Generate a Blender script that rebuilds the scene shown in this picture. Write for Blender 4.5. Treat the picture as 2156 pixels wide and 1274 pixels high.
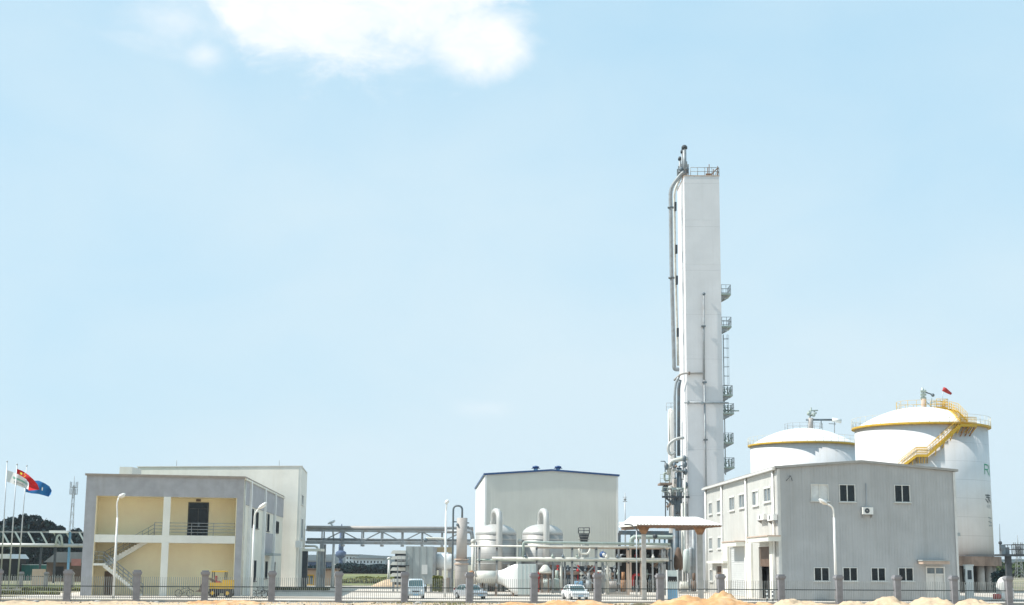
import bpy, bmesh, math, random
import numpy as np
from mathutils import Vector as V, Matrix, noise as mnoise
R = math.radians
random.seed(7); rng = np.random.default_rng(7)
for o in list(bpy.data.objects): bpy.data.objects.remove(o)
scene = bpy.context.scene
col = scene.collection

# ------------------------------------------------------------------ camera
FPX = 3100.0; H = 3.2; PITCH = math.atan(550/3100); ROLL = 0.008
camd = bpy.data.cameras.new('camera'); cam = bpy.data.objects.new('camera', camd); col.objects.link(cam)
camd.sensor_width = 36; camd.lens = 36*FPX/2156; camd.clip_start = 0.5; camd.clip_end = 20000
CM = Matrix.Rotation(math.pi/2+PITCH, 3, 'X') @ Matrix.Rotation(ROLL, 3, 'Z')
cam.matrix_world = Matrix.Translation((0, 0, H)) @ CM.to_4x4()
scene.camera = cam
# ------------------------------------------------------------------ sky, sun, exposure
SUN_EL, SUN_AZ = R(50), R(-98)        # azimuth measured clockwise from +Y: the sun stands to the left, a little on our side
w = bpy.data.worlds.new('World'); scene.world = w; w.use_nodes = True
nt = w.node_tree; nt.nodes.clear()
def N(t, nt_=None, **k):
    n = (nt_ or nt).nodes.new(t)
    for a, b in k.items(): setattr(n, a, b)
    return n
L = nt.links.new
sky = N('ShaderNodeTexSky', sky_type='NISHITA', sun_disc=False, sun_elevation=SUN_EL, sun_rotation=SUN_AZ,
        air_density=1.0, dust_density=1.5, ozone_density=1.2)
def ray(px, py):
    v = CM @ V(((px-1078)/FPX, (637-py)/FPX, -1)); return v/v.y
def math_(op, a, b=None, c=None, clamp=False):
    n = N('ShaderNodeMath', operation=op, use_clamp=clamp)
    for i, x in enumerate((a, b, c)):
        if x is None: continue
        if isinstance(x, (int, float)): n.inputs[i].default_value = x
        else: L(x, n.inputs[i])
    return n.outputs[0]
tc = N('ShaderNodeTexCoord'); sep = N('ShaderNodeSeparateXYZ'); L(tc.outputs['Generated'], sep.inputs[0])
az = math_('ARCTAN2', sep.outputs[0], sep.outputs[1]); el = math_('ARCSINE', sep.outputs[2])
def angs(px, py):
    v = ray(px, py).normalized(); return math.atan2(v.x, v.y), math.asin(v.z)
cmb = N('ShaderNodeCombineXYZ'); L(math_('MULTIPLY', az, 0.6), cmb.inputs[0]); L(el, cmb.inputs[1])
def noise(scale, detail, rough, off=0.0, dist=0.0):
    mp = N('ShaderNodeMapping'); mp.inputs['Location'].default_value = (off, off*.7, off*.3); L(cmb.outputs[0], mp.inputs[0])
    n = N('ShaderNodeTexNoise'); n.inputs['Scale'].default_value = scale; n.inputs['Detail'].default_value = detail
    n.inputs['Roughness'].default_value = rough; n.inputs['Distortion'].default_value = dist; L(mp.outputs[0], n.inputs[0]); return n.outputs[0]
nz = noise(20, 8, .62, 3.1, .3)
def blob(px, py, rx, ry):
    a0, e0 = angs(px, py)
    dx = math_('DIVIDE', math_('SUBTRACT', az, a0), rx/FPX); dy = math_('DIVIDE', math_('SUBTRACT', el, e0), ry/FPX)
    return math_('SUBTRACT', 1.0, math_('SQRT', math_('ADD', math_('MULTIPLY', dx, dx), math_('MULTIPLY', dy, dy))))
def soft(bl, lo, hi, amp=2.2, nn=None):
    x = math_('ADD', bl, math_('MULTIPLY', math_('SUBTRACT', nn or nz, .5), amp))
    m = N('ShaderNodeMapRange', interpolation_type='SMOOTHSTEP'); L(x, m.inputs[0]); m.inputs[1].default_value = lo; m.inputs[2].default_value = hi
    return m.outputs[0]
c1 = soft(blob(740, -40, 430, 225), .0, .62, 2.0)
c2 = soft(blob(1010, 85, 165, 95), -.05, .6, 1.2)
c3 = soft(blob(430, 115, 75, 60), .0, 1.1, 1.6)
c4 = math_('MULTIPLY', soft(blob(1020, 860, 120, 32), .0, 1.2, 1.8), .30)
c5 = math_('MULTIPLY', soft(blob(360, 40, 230, 130), .0, 1.2, 2.4), .6)
nd = noise(46, 8, .65, 8.8, .6)
ndm = N('ShaderNodeMapRange'); L(nd, ndm.inputs[0]); ndm.inputs[1].default_value = .32; ndm.inputs[2].default_value = .6; ndm.inputs[3].default_value = .72; ndm.inputs[4].default_value = 1.0
cl = math_('MAXIMUM', math_('MAXIMUM', c1, c2), math_('MAXIMUM', math_('MULTIPLY', c3, .7), math_('MAXIMUM', c4, c5)))
cl = math_('MULTIPLY', cl, ndm.outputs[0])
# scattered fair weather clouds over the rest of the sky, above the frame and to the sides
nb = noise(5.5, 7, .58, 11.7, .2)
far_ = N('ShaderNodeMapRange', interpolation_type='SMOOTHSTEP'); L(nb, far_.inputs[0]); far_.inputs[1].default_value = .56; far_.inputs[2].default_value = .70
up = N('ShaderNodeMapRange', interpolation_type='SMOOTHSTEP'); L(el, up.inputs[0]); up.inputs[1].default_value = .40; up.inputs[2].default_value = .52
cl = math_('MAXIMUM', cl, math_('MULTIPLY', math_('MULTIPLY', far_.outputs[0], up.outputs[0]), .8))
veil = noise(3.2, 4, .5, 5.5)
hz = N('ShaderNodeMapRange', interpolation_type='SMOOTHSTEP'); L(el, hz.inputs[0])
hz.inputs[1].default_value = .45; hz.inputs[2].default_value = -.02; hz.inputs[3].default_value = .36; hz.inputs[4].default_value = .95
vf = math_('ADD', hz.outputs[0], math_('ADD', math_('MULTIPLY', math_('SUBTRACT', veil, .5), 1.5), math_('MULTIPLY', math_('SUBTRACT', noise(12, 7, .6, 2.2, .5), .5), .35)), None, True)
SKY_STR = 0.12
def mixc(f, a, b):
    m = N('ShaderNodeMix', data_type='RGBA')
    if isinstance(f, float): m.inputs[0].default_value = f
    else: L(f, m.inputs[0])
    for i, x in ((6, a), (7, b)):
        if isinstance(x, tuple): m.inputs[i].default_value = tuple(c/SKY_STR for c in x)+(1,)
        else: L(x, m.inputs[i])
    return m.outputs[2]
skyg = mixc(.72, sky.outputs[0], (.35, .67, .88))
c_ = mixc(vf, skyg, (.58, .72, .80))
c_ = mixc(math_('MULTIPLY', cl, .95), c_, (.88, .895, .91))
bg = N('ShaderNodeBackground'); L(c_, bg.inputs[0]); bg.inputs[1].default_value = SKY_STR
out = N('ShaderNodeOutputWorld'); L(bg.outputs[0], out.inputs[0])
sd = bpy.data.lights.new('sun', 'SUN'); sun = bpy.data.objects.new('sun', sd); col.objects.link(sun)
sd.energy = 5.0; sd.angle = R(.5); sd.color = (1, .95, .87)
sdir = V((math.sin(SUN_AZ)*math.cos(SUN_EL), math.cos(SUN_AZ)*math.cos(SUN_EL), math.sin(SUN_EL)))
sun.rotation_euler = sdir.to_track_quat('Z', 'Y').to_euler(); sun.location = (-60, 20, 90)
vs = scene.view_settings; vs.view_transform = 'Standard'; vs.look = 'None'; vs.gamma = 1; vs.exposure = .27; vs.use_curve_mapping = False
scene.cycles.use_denoising = True; scene.cycles.max_bounces = 6; scene.cycles.diffuse_bounces = 3; scene.cycles.caustics_reflective = False; scene.cycles.caustics_refractive = False

# ------------------------------------------------------------------ materials
def mat(name, c, rough=.7, metal=0.0, var=.10, scale=1.5, streak=0.0, bump=0.0, bscale=8, spec=.4, dirt=None, dirt_amt=.5, seams=None, grain=0.0):
    m = bpy.data.materials.new(name); m.use_nodes = True; t = m.node_tree; t.nodes.clear(); l = t.links.new
    n = lambda ty, **k: N(ty, t, **k)
    o = n('ShaderNodeOutputMaterial'); p = n('ShaderNodeBsdfPrincipled'); l(p.outputs[0], o.inputs[0])
    p.inputs['Roughness'].default_value = rough; p.inputs['Metallic'].default_value = metal; p.inputs['Specular IOR Level'].default_value = spec
    tcx = n('ShaderNodeTexCoord')
    def ns(sc, det=5, stretch=None, ro=.55):
        mp = n('ShaderNodeMapping'); l(tcx.outputs['Object'], mp.inputs[0])
        if stretch: mp.inputs['Scale'].default_value = stretch
        x = n('ShaderNodeTexNoise'); x.inputs['Scale'].default_value = sc; x.inputs['Detail'].default_value = det; x.inputs['Roughness'].default_value = ro
        l(mp.outputs[0], x.inputs[0]); return x.outputs[0]
    def mx(f, a, b, bt='MIX'):
        q = n('ShaderNodeMix', data_type='RGBA', blend_type=bt)
        if isinstance(f, float): q.inputs[0].default_value = f
        else: l(f, q.inputs[0])
        for i, x in ((6, a), (7, b)):
            if isinstance(x, tuple): q.inputs[i].default_value = x+(1,)
            else: l(x, q.inputs[i])
        return q.outputs[2]
    def rg(f, a, b, c0=0., c1=1.):
        q = n('ShaderNodeMapRange'); l(f, q.inputs[0]); q.inputs[1].default_value = a; q.inputs[2].default_value = b; q.inputs[3].default_value = c0; q.inputs[4].default_value = c1; return q.outputs[0]
    dk = tuple(x*(1-var*1.6) for x in c); lt = tuple(min(.95, x*(1+var)) for x in c)
    cc = mx(rg(ns(scale), .3, .7), dk, lt)
    if grain: cc = mx(rg(ns(scale*14, 3), .3, .7, 0., grain), cc, tuple(x*.55 for x in c))
    if streak:
        s = rg(ns(1.0, 6, (2.2, 2.2, .09)), .48, .72, 0., streak)
        cc = mx(s, cc, dirt or tuple(x*.55 for x in c))
    elif dirt:
        cc = mx(rg(ns(scale*.6, 7, None, .65), .48, .62, 0., dirt_amt), cc, dirt)
    if seams:                      # (axis, pitch, width, strength): thin recessed joints
        sp = n('ShaderNodeSeparateXYZ'); l(tcx.outputs['Object'], sp.inputs[0])
        a = n('ShaderNodeMath', operation='DIVIDE'); l(sp.outputs[seams[0]], a.inputs[0]); a.inputs[1].default_value = seams[1]
        b = n('ShaderNodeMath', operation='FRACT'); l(a.outputs[0], b.inputs[0])
        d = n('ShaderNodeMath', operation='LESS_THAN'); l(b.outputs[0], d.inputs[0]); d.inputs[1].default_value = seams[2]/seams[1]
        e = n('ShaderNodeMath', operation='MULTIPLY'); l(d.outputs[0], e.inputs[0]); e.inputs[1].default_value = seams[3]
        cc = mx(e.outputs[0], cc, tuple(x*.5 for x in c))
    l(cc, p.inputs['Base Color'])
    if bump:
        bn = n('ShaderNodeBump'); bn.inputs['Strength'].default_value = bump; bn.inputs['Distance'].default_value = .05
        l(ns(bscale, 6), bn.inputs['Height']); l(bn.outputs[0], p.inputs['Normal'])
    return m
M = {}
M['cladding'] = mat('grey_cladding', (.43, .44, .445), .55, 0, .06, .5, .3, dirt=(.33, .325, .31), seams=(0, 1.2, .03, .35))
M['cladding_trim'] = mat('pale_trim', (.62, .62, .60), .5, 0, .05)
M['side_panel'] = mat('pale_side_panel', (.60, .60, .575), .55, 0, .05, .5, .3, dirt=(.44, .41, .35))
M['cream'] = mat('cream_render', (.95, .81, .55), .85, 0, .04, .7, .12, dirt=(.84, .68, .42), bump=.2)
M['cream2'] = mat('cream_panel', (.74, .72, .63), .7, 0, .05, .5, .25, dirt=(.60, .55, .42))
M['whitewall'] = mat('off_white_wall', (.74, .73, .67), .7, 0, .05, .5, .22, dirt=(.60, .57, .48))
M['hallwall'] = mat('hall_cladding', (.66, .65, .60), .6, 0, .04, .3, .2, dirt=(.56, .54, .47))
M['hallsunlit'] = mat('hall_cladding_sunlit', (.80, .80, .79), .6, 0, .04, .3, .15)  # lighter copy of the hall cladding, sun brightness put into the colour
M['fascia'] = mat('grey_fascia', (.38, .38, .40), .8, 0, .08, 1.2, .3, dirt=(.30, .29, .28))
M['white'] = mat('white_paint', (.78, .78, .76), .5, 0, .05, 1.0, .25, dirt=(.62, .58, .50))
M['towerpaint'] = mat('tower_paint', (.70, .69, .70), .5, 0, .04, .35, .16, dirt=(.50, .47, .44), seams=(2, 6.2, .07, .3))
M['tankwhite'] = mat('tank_paint', (.68, .685, .70), .45, 0, .05, .3, .28, dirt=(.56, .54, .50), seams=(2, 2.4, .06, .4))
M['domewhite'] = mat('dome_paint', (.80, .80, .78), .5, 0, .04, .4)
M['whitepipe'] = mat('white_pipe', (.62, .62, .57), .45, 0, .09, 2, .0, dirt=(.5, .45, .36), dirt_amt=.4)
M['greypipe'] = mat('grey_pipe', (.30, .33, .35), .5, .2, .1, 2, 0, dirt=(.22, .2, .18), dirt_amt=.5)
M['darkpipe'] = mat('dark_pipe', (.13, .17, .20), .5, .1, .15, 2, 0, dirt=(.16, .12, .09), dirt_amt=.5)
M['greenpipe'] = mat('greenish_pipe', (.34, .40, .36), .5, 0, .1, 2)
M['steel'] = mat('painted_steel', (.30, .32, .33), .6, .1, .1, 2, 0, dirt=(.24, .19, .15), dirt_amt=.5)
M['darksteel'] = mat('dark_steel', (.055, .065, .075), .6, .1, .2, 2)
M['insul'] = mat('insulation_jacket', (.42, .415, .40), .5, .35, .07, 1.2, .15, dirt=(.40, .37, .32), seams=(2, .62, .05, .45))
M['jacket'] = mat('plain_jacket', (.50, .50, .48), .5, .2, .06, 1.2)
M['beigejacket'] = mat('beige_jacket', (.40, .375, .355), .6, 0, .08, 1.0, .25, dirt=(.36, .30, .26), seams=(2, .8, .04, .3))
M['boxgreen'] = mat('pale_green_box', (.52, .58, .56), .55, 0, .05, .8, .2)
M['boxgrey'] = mat('grey_box', (.36, .39, .385), .6, 0, .07, .8, .2)
M['yellow'] = mat('yellow_paint', (.62, .38, .03), .5, 0, .1, 2, 0, dirt=(.42, .28, .05), dirt_amt=.4)
M['orange'] = mat('rusty_orange', (.34, .18, .09), .75, 0, .25, 3, 0, dirt=(.18, .09, .05), dirt_amt=.6)
M['rust'] = mat('rust_stained_concrete', (.26, .19, .15), .85, 0, .2, .8, .5, dirt=(.12, .07, .05))
M['red'] = mat('red_paint', (.45, .03, .03), .5, 0, .15)
M['blue'] = mat('blue_trim', (.02, .07, .20), .45, 0, .1)
M['bluelight'] = mat('blue_panel', (.16, .34, .50), .5, 0, .1)
M['glass'] = mat('dark_glass', (.012, .018, .022), .12, 0, .3, .8, spec=.3)
M['blind'] = mat('white_blind', (.66, .68, .68), .5, 0, .08, 3)
M['slit'] = mat('dull_dark_glass', (.02, .028, .03), .5, 0, .3, .8, spec=.1)
M['glass2'] = mat('hazy_glass', (.16, .20, .23), .15, 0, .25, 1.2, spec=.7)
M['frame'] = mat('window_frame', (.66, .66, .63), .5, 0, .05)
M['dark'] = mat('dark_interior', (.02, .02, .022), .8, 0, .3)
M['brown'] = mat('brown_shutter', (.13, .085, .06), .7, 0, .15, 2)
M['shutter'] = mat('roller_shutter', (.58, .60, .60), .5, 0, .04)
M['conc'] = mat('concrete', (.40, .385, .36), .9, 0, .12, 1.5, .3, bump=.3, bscale=12)
M['pillar'] = mat('fence_pillar', (.27, .275, .30), .9, 0, .14, 2.0, .35, dirt=(.19, .18, .19), bump=.4, bscale=10, grain=.35)
M['bars'] = mat('fence_bars', (.34, .37, .37), .5, .3, .15)
M['railpaint'] = mat('fence_rail', (.05, .07, .075), .5, .2, .15)
M['polewhite'] = mat('pole_white', (.74, .74, .72), .4, .1, .04, 2, .15)
M['polegrey'] = mat('pole_grey', (.42, .44, .46), .4, .5, .06)
M['tyre'] = mat('tyre_rubber', (.02, .02, .02), .8)
M['carwhite'] = mat('car_white', (.74, .76, .78), .25, 0, .03, spec=.6)
M['carvan'] = mat('van_pale_blue', (.55, .63, .68), .28, 0, .03, spec=.6)
M['carsilver'] = mat('car_silver', (.45, .47, .50), .3, .4, .03, spec=.6)
M['carglass'] = mat('car_glass', (.05, .10, .11), .1, 0, .1, spec=.8)
M['lamp'] = mat('lamp_lens', (.8, .8, .78), .2)
M['bark'] = mat('bark', (.09, .07, .05), .9, 0, .25, 4)
M['sandmound'] = mat('orange_sand', (.60, .33, .15), .95, 0, .20, 1.2, 0, bump=.8, bscale=5, dirt=(.62, .44, .27), dirt_amt=.8, grain=.35)
M['sandpale'] = mat('pale_sand', (.62, .47, .32), .95, 0, .2, 1.2, 0, bump=.8, bscale=5, dirt=(.50, .34, .2), dirt_amt=.6, grain=.35)
M['soil'] = mat('dark_soil', (.13, .11, .06), .95, 0, .3, 2, bump=.6)
M['yard'] = mat('yard_concrete', (.60, .55, .49), .9, 0, .06, .12, 0, dirt=(.48, .41, .33), dirt_amt=.8, grain=.2, seams=(0, 5.0, .12, .5))
M['grass'] = mat('lawn', (.10, .13, .035), .95, 0, .3, .5, 0, dirt=(.28, .24, .13), dirt_amt=.6, bump=.5)
M['roof'] = mat('white_sheet_roof', (.78, .78, .75), .45, 0, .04, 1)
M['hoarding'] = mat('teal_hoarding', (.03, .17, .14), .6, 0, .2, .4)
M['shedroof'] = mat('shed_roof', (.20, .21, .22), .7, 0, .1, .5, .3)
M['peach'] = mat('peach_wall', (.52, .40, .32), .85, 0, .08, .8, .3)
M['farhaze'] = mat('far_haze_blue', (.06, .10, .19), .8)  # blue of the distant haze is mixed into this base colour
M['farwhite'] = mat('far_white_block', (.55, .60, .66), .8)

def leafmat(name, a, b):
    m = bpy.data.materials.new(name); m.use_nodes = True; t = m.node_tree; l = t.links.new; p = t.nodes['Principled BSDF']
    g = N('ShaderNodeNewGeometry', t); r = N('ShaderNodeValToRGB', t); l(g.outputs['Random Per Island'], r.inputs[0])
    r.color_ramp.elements[0].color = a+(1,); r.color_ramp.elements[1].color = b+(1,)
    l(r.outputs[0], p.inputs['Base Color']); p.inputs['Roughness'].default_value = .7; p.inputs['Specular IOR Level'].default_value = .2
    return m
M['leafhaze'] = leafmat('haze_blue_leaves', (.006, .022, .034), (.022, .055, .055))  # leaf colours carry the blue of far haze
M['leafmid'] = leafmat('mid_leaves', (.03, .06, .02), (.10, .14, .04))
M['leafyel'] = leafmat('yellow_green_leaves', (.08, .10, .02), (.22, .22, .07))

# ------------------------------------------------------------------ geometry helpers
def P(px, py, Y):
    v = ray(px, py); return V((v.x*Y, Y, H+v.z*Y))
def G(px, Y):
    py = 1187+H*FPX/Y
    for _ in range(5):
        p = P(px, py, Y); py += p.z*FPX/Y
    p.z = 0; return p
class F:
    def __init__(s, a, b):
        s.o = V((a[0], a[1], 0)); d = V((b[0]-a[0], b[1]-a[1], 0)); s.L = d.length; s.u = d/s.L; s.n = V((s.u.y, -s.u.x, 0))
    def p(s, u, z, d=0): return s.o+s.u*u+s.n*d+V((0, 0, z))
    def hit(s, px, py, d=0):
        r = ray(px, py); c = V((0, 0, H)); o = s.o+s.n*d
        t = (o-c).dot(s.n)/r.dot(s.n); q = c+r*t
        return (q-o).dot(s.u), q.z
    def rect(s, x0, y0, x1, y1, d=0):
        mx, my = (x0+x1)/2, (y0+y1)/2
        return (s.hit(x0, my, d)[0], s.hit(x1, my, d)[0], s.hit(mx, y1, d)[1], s.hit(mx, y0, d)[1])
WF = F((0, 0), (1, 0))
class MB:
    def __init__(s): s.v = []; s.f = []; s.sm = []
    def add(s, vs_, fs, sm=False):
        k = len(s.v); s.v += [tuple(x) for x in vs_]; s.f += [tuple(i+k for i in q) for q in fs]; s.sm += [sm]*len(fs); return s
    def box(s, fr, u0, u1, z0, z1, d0, d1):
        c = [fr.p(u, z, d) for u in (u0, u1) for z in (z0, z1) for d in (d0, d1)]
        return s.add(c, [(0, 1, 3, 2), (4, 6, 7, 5), (0, 4, 5, 1), (2, 3, 7, 6), (0, 2, 6, 4), (1, 5, 7, 3)])
    def wbox(s, x0, x1, y0, y1, z0, z1): return s.box(WF, x0, x1, z0, z1, -y0, -y1)
    def quad(s, a, b, c, d): return s.add([a, b, c, d], [(0, 1, 2, 3)])
    def prism(s, fr, poly, d0, d1):
        n = len(poly); vv = [fr.p(u, z, d0) for u, z in poly]+[fr.p(u, z, d1) for u, z in poly]
        return s.add(vv, [tuple(range(n)), tuple(range(2*n-1, n-1, -1))]+[(i, (i+1) % n, (i+1) % n+n, i+n) for i in range(n)])
    def plan(s, xy, z0, z1):
        n = len(xy); z0 = z0 if isinstance(z0, (list, tuple)) else [z0]*n; z1 = z1 if isinstance(z1, (list, tuple)) else [z1]*n
        return s.add([(q[0], q[1], z) for q, z in zip(xy, z0)]+[(q[0], q[1], z) for q, z in zip(xy, z1)], [tuple(range(n)), tuple(range(2*n-1, n-1, -1))]+[(i, (i+1) % n, (i+1) % n+n, i+n) for i in range(n)])
    def tube(s, pts, r, seg=8, caps=True):
        pts = [V(p) for p in pts]; n = len(pts); rs = r if isinstance(r, (list, tuple)) else [r]*n
        t0 = (pts[1]-pts[0]).normalized(); a = t0.orthogonal().normalized(); vv = []
        for i, p in enumerate(pts):
            t = ((pts[min(i+1, n-1)]-p).normalized()+(p-pts[max(i-1, 0)]).normalized())
            t = t.normalized() if t.length > 1e-6 else t0
            a = (a-t*a.dot(t)); a = a.normalized() if a.length > 1e-6 else t.orthogonal().normalized(); b = t.cross(a)
            for k in range(seg):
                an = 2*math.pi*k/seg; vv.append(p+(a*math.cos(an)+b*math.sin(an))*rs[i])
        fs = [(i*seg+k, i*seg+(k+1) % seg, (i+1)*seg+(k+1) % seg, (i+1)*seg+k) for i in range(n-1) for k in range(seg)]
        s.add(vv, fs, True)
        if caps:
            k0 = len(s.v)-n*seg; s.f += [tuple(range(k0+seg-1, k0-1, -1)), tuple(range(k0+(n-1)*seg, k0+n*seg))]; s.sm += [False, False]
        return s
    def bar(s, p, q, w_, h=None):
        p, q = V(p), V(q); t = (q-p).normalized(); h = h or w_
        up = V((0, 0, 1)) if abs(t.z) < .95 else V((0, 1, 0)); a = t.cross(up).normalized()*w_/2; b = a.cross(t).normalized()*h/2
        vv = [p+i*a+j*b for i, j in ((-1, -1), (1, -1), (1, 1), (-1, 1))]+[q+i*a+j*b for i, j in ((-1, -1), (1, -1), (1, 1), (-1, 1))]
        return s.add(vv, [(3, 2, 1, 0), (4, 5, 6, 7), (0, 1, 5, 4), (1, 2, 6, 5), (2, 3, 7, 6), (3, 0, 4, 7)])
    def lathe(s, c, prof, seg=24, sm=True):
        c = V(c); vv = []; n = len(prof)
        for r, z in prof:
            for k in range(seg):
                an = 2*math.pi*k/seg; vv.append(c+V((r*math.cos(an), r*math.sin(an), z)))
        s.add(vv, [(i*seg+k, i*seg+(k+1) % seg, (i+1)*seg+(k+1) % seg, (i+1)*seg+k) for i in range(n-1) for k in range(seg)], sm)
        k0 = len(s.v)-n*seg; s.f += [tuple(range(k0+seg-1, k0-1, -1)), tuple(range(k0+(n-1)*seg, k0+n*seg))]; s.sm += [False, False]
        return s
    def sphere(s, c, r, seg=12, rings=7, sc=(1, 1, 1)):
        c = V(c); vv = []
        for i in range(rings+1):
            th = math.pi*i/rings*.98+.01
            for k in range(seg):
                an = 2*math.pi*k/seg; vv.append(c+V((sc[0]*r*math.sin(th)*math.cos(an), sc[1]*r*math.sin(th)*math.sin(an), sc[2]*r*math.cos(th))))
        return s.add(vv, [(i*seg+k, (i+1)*seg+k, (i+1)*seg+(k+1) % seg, i*seg+(k+1) % seg) for i in range(rings) for k in range(seg)], True)
    def build(s, name, m, loc=(0, 0, 0), parent=None):
        me = bpy.data.meshes.new(name); l = V(loc)
        me.from_pydata([tuple(V(x)-l) for x in s.v], [], s.f); me.polygons.foreach_set('use_smooth', s.sm); me.update()
        if not (len(s.f) > 2500 and len(s.v) == 4*len(s.f)):
            bm = bmesh.new(); bm.from_mesh(me); bmesh.ops.recalc_face_normals(bm, faces=bm.faces); bm.to_mesh(me); bm.free()
        me.materials.append(M[m] if isinstance(m, str) else m)
        o = bpy.data.objects.new(name, me); col.objects.link(o)
        if parent: o.parent = parent
        else: o.location = l
        return o
def bend(pts, rad=.4, n=4):
    """round the corners of a polyline"""
    pts = [V(p) for p in pts]; o = [pts[0]]
    for i in range(1, len(pts)-1):
        a, b, c = pts[i-1], pts[i], pts[i+1]; r = min(rad, (a-b).length*.49, (c-b).length*.49)
        p, q = b+(a-b).normalized()*r, b+(c-b).normalized()*r
        for k in range(n+1):
            t = k/n; o.append(p*(1-t)**2+b*2*t*(1-t)+q*t*t)
    return o+[pts[-1]]
def settag(o, label, cat, group=None, kind=None):
    if label: o['label'] = label
    if cat: o['category'] = cat
    if group: o['group'] = group
    if kind: o['kind'] = kind
    return o
class T:
    def __init__(s, name, label, cat, loc, group=None):
        s.loc = V(loc); s.r = bpy.data.objects.new(name, None); s.r.location = s.loc; s.r.empty_display_size = .3; col.objects.link(s.r); settag(s.r, label, cat, group)
    def part(s, name, mb, m, parent=None, label=None, stuff=False):
        o = mb.build(name, m, s.loc, parent or s.r)
        if label: o['label'] = label
        if stuff: o['kind'] = 'stuff'
        return o
    def copy(s, loc, label, rz=None, group=None):
        def cp(o, par):
            c = o.copy(); col.objects.link(c)
            if par: c.parent = par
            for ch in [x for x in kids.get(o.name, [])]: cp(ch, c)
            return c
        kids = {}
        for ch in s.r.children:
            kids.setdefault(s.r.name, []).append(ch)
            for g in ch.children: kids.setdefault(ch.name, []).append(g)
        c = cp(s.r, None); c.location = loc
        if rz is not None: c.rotation_euler.z = rz
        c['label'] = label
        if group: c['group'] = group
        return c
def single(name, mb, m, label, cat, loc, group=None, kind=None): return settag(mb.build(name, m, loc), label, cat, group, kind)
def struct(name, mb, m, loc=(0, 0, 0)):
    o = mb.build(name, m, loc); o['kind'] = 'structure'; return o
def wall_cells(mb, fr, L0, L1, z0, z1, holes, d0, d1):
    us = sorted({L0, L1}|{h[0] for h in holes}|{h[1] for h in holes}); zs = sorted({z0, z1}|{h[2] for h in holes}|{h[3] for h in holes})
    us = [x for x in us if L0 <= x <= L1]; zs = [x for x in zs if z0 <= x <= z1]
    for a, b in zip(us, us[1:]):
        run = None
        for c, d in zip(zs, zs[1:]):
            if any(h[0] < (a+b)/2 < h[1] and h[2] < (c+d)/2 < h[3] for h in holes):
                if run: mb.box(fr, a, b, run[0], run[1], d0, d1); run = None
            else: run = (run[0], d) if run else (c, d)
        if run: mb.box(fr, a, b, run[0], run[1], d0, d1)
def ribs(mb, fr, L0, L1, z0, ztop, holes, pitch, w_=.06, dep=.035, d=0):
    u = L0+pitch*.5
    while u < L1-w_:
        segs = [(z0, ztop(u) if callable(ztop) else ztop)]
        for h in holes:
            if h[0]-.12 < u < h[1]+.12:
                ns_ = []
                for a, b in segs:
                    if h[2]-.1 > a: ns_.append((a, min(b, h[2]-.1)))
                    if h[3]+.1 < b: ns_.append((max(a, h[3]+.1), b))
                segs = ns_
        for a, b in segs:
            if b > a+.05: mb.box(fr, u-w_/2, u+w_/2, a, b, d+.001, d+dep)
        u += pitch
def window(t, fr, r, n=2, glass='glass', frame='frame', fw=.09, depth=.0, sill=True, name='window', lab=None):
    u0, u1, z0, z1 = r; mb = MB()
    mb.box(fr, u0, u1, z1-fw, z1, depth-.16, depth+.05).box(fr, u0, u1, z0, z0+fw, depth-.16, depth+.05)
    mb.box(fr, u0, u0+fw, z0+fw, z1-fw, depth-.16, depth+.05).box(fr, u1-fw, u1, z0+fw, z1-fw, depth-.16, depth+.05)
    step = (u1-u0-2*fw)/n
    for k in range(1, n): mb.box(fr, u0+fw+k*step-.04, u0+fw+k*step+.04, z0+fw, z1-fw, depth-.14, depth+.02)
    if sill: mb.box(fr, u0-.1, u1+.1, z0-.07, z0-.005, depth, depth+.16)
    w_ = t.part(name, mb, frame, label=lab)
    for k in range(n):
        a = u0+fw+k*step+(.04 if k else 0); b = u0+fw+(k+1)*step-(.04 if k < n-1 else 0)
        g = glass[k % len(glass)] if isinstance(glass, (list, tuple)) else glass
        t.part('pane', MB().box(fr, a, b, z0+fw, z1-fw, depth-.13, depth-.08), g, parent=w_)
    return w_
def railing(fr, pts, h=1.1, r=.025, gap=1.2, rails=3, mb=None):
    """pts: list of world points along the floor edge"""
    mb = mb or MB()
    for a, b in zip(pts, pts[1:]):
        a, b = V(a), V(b); n = max(1, round((b-a).length/gap))
        for k in range(n+1):
            p = a.lerp(b, k/n); mb.tube([p, p+V((0, 0, h))], r, 5)
        for k in range(rails):
            z = h*(k+1)/rails; mb.tube([a+V((0, 0, z)), b+V((0, 0, z))], r, 5)
    return mb

# ------------------------------------------------------------------ ground
struct('ground', MB().quad((-6000, -300, 0), (6000, -300, 0), (6000, 9000, 0), (-6000, 9000, 0)), mat('open_ground', (.30, .27, .19), .95, 0, .2, .05, 0, dirt=(.12, .14, .06), dirt_amt=.8, grain=.3))
struct('paved_yard', MB().quad((-44, 126, .004), (75, 132, .004), (75, 206, .004), (-44, 206, .004)), 'yard')
struct('lawn', MB().quad((-120, 128, .008), (-47, 128, .008), (-47, 200, .008), (-120, 200, .008)), 'grass')
a, b, c, d = G(690, 212), G(835, 216), G(860, 420), G(640, 420)
struct('meadow', MB().quad(a+V((0, 0, .008)), b+V((0, 0, .008)), c+V((0, 0, .008)), d+V((0, 0, .008))), mat('meadow_grass', (.14, .16, .06), .95, 0, .25, .15, 0, dirt=(.30, .30, .12), dirt_amt=.6))
struct('kerb', MB().wbox(-5, 15.5, 151.5, 151.8, 0, .14).wbox(-44, -5.2, 163, 163.3, 0, .14), 'conc')
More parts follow.
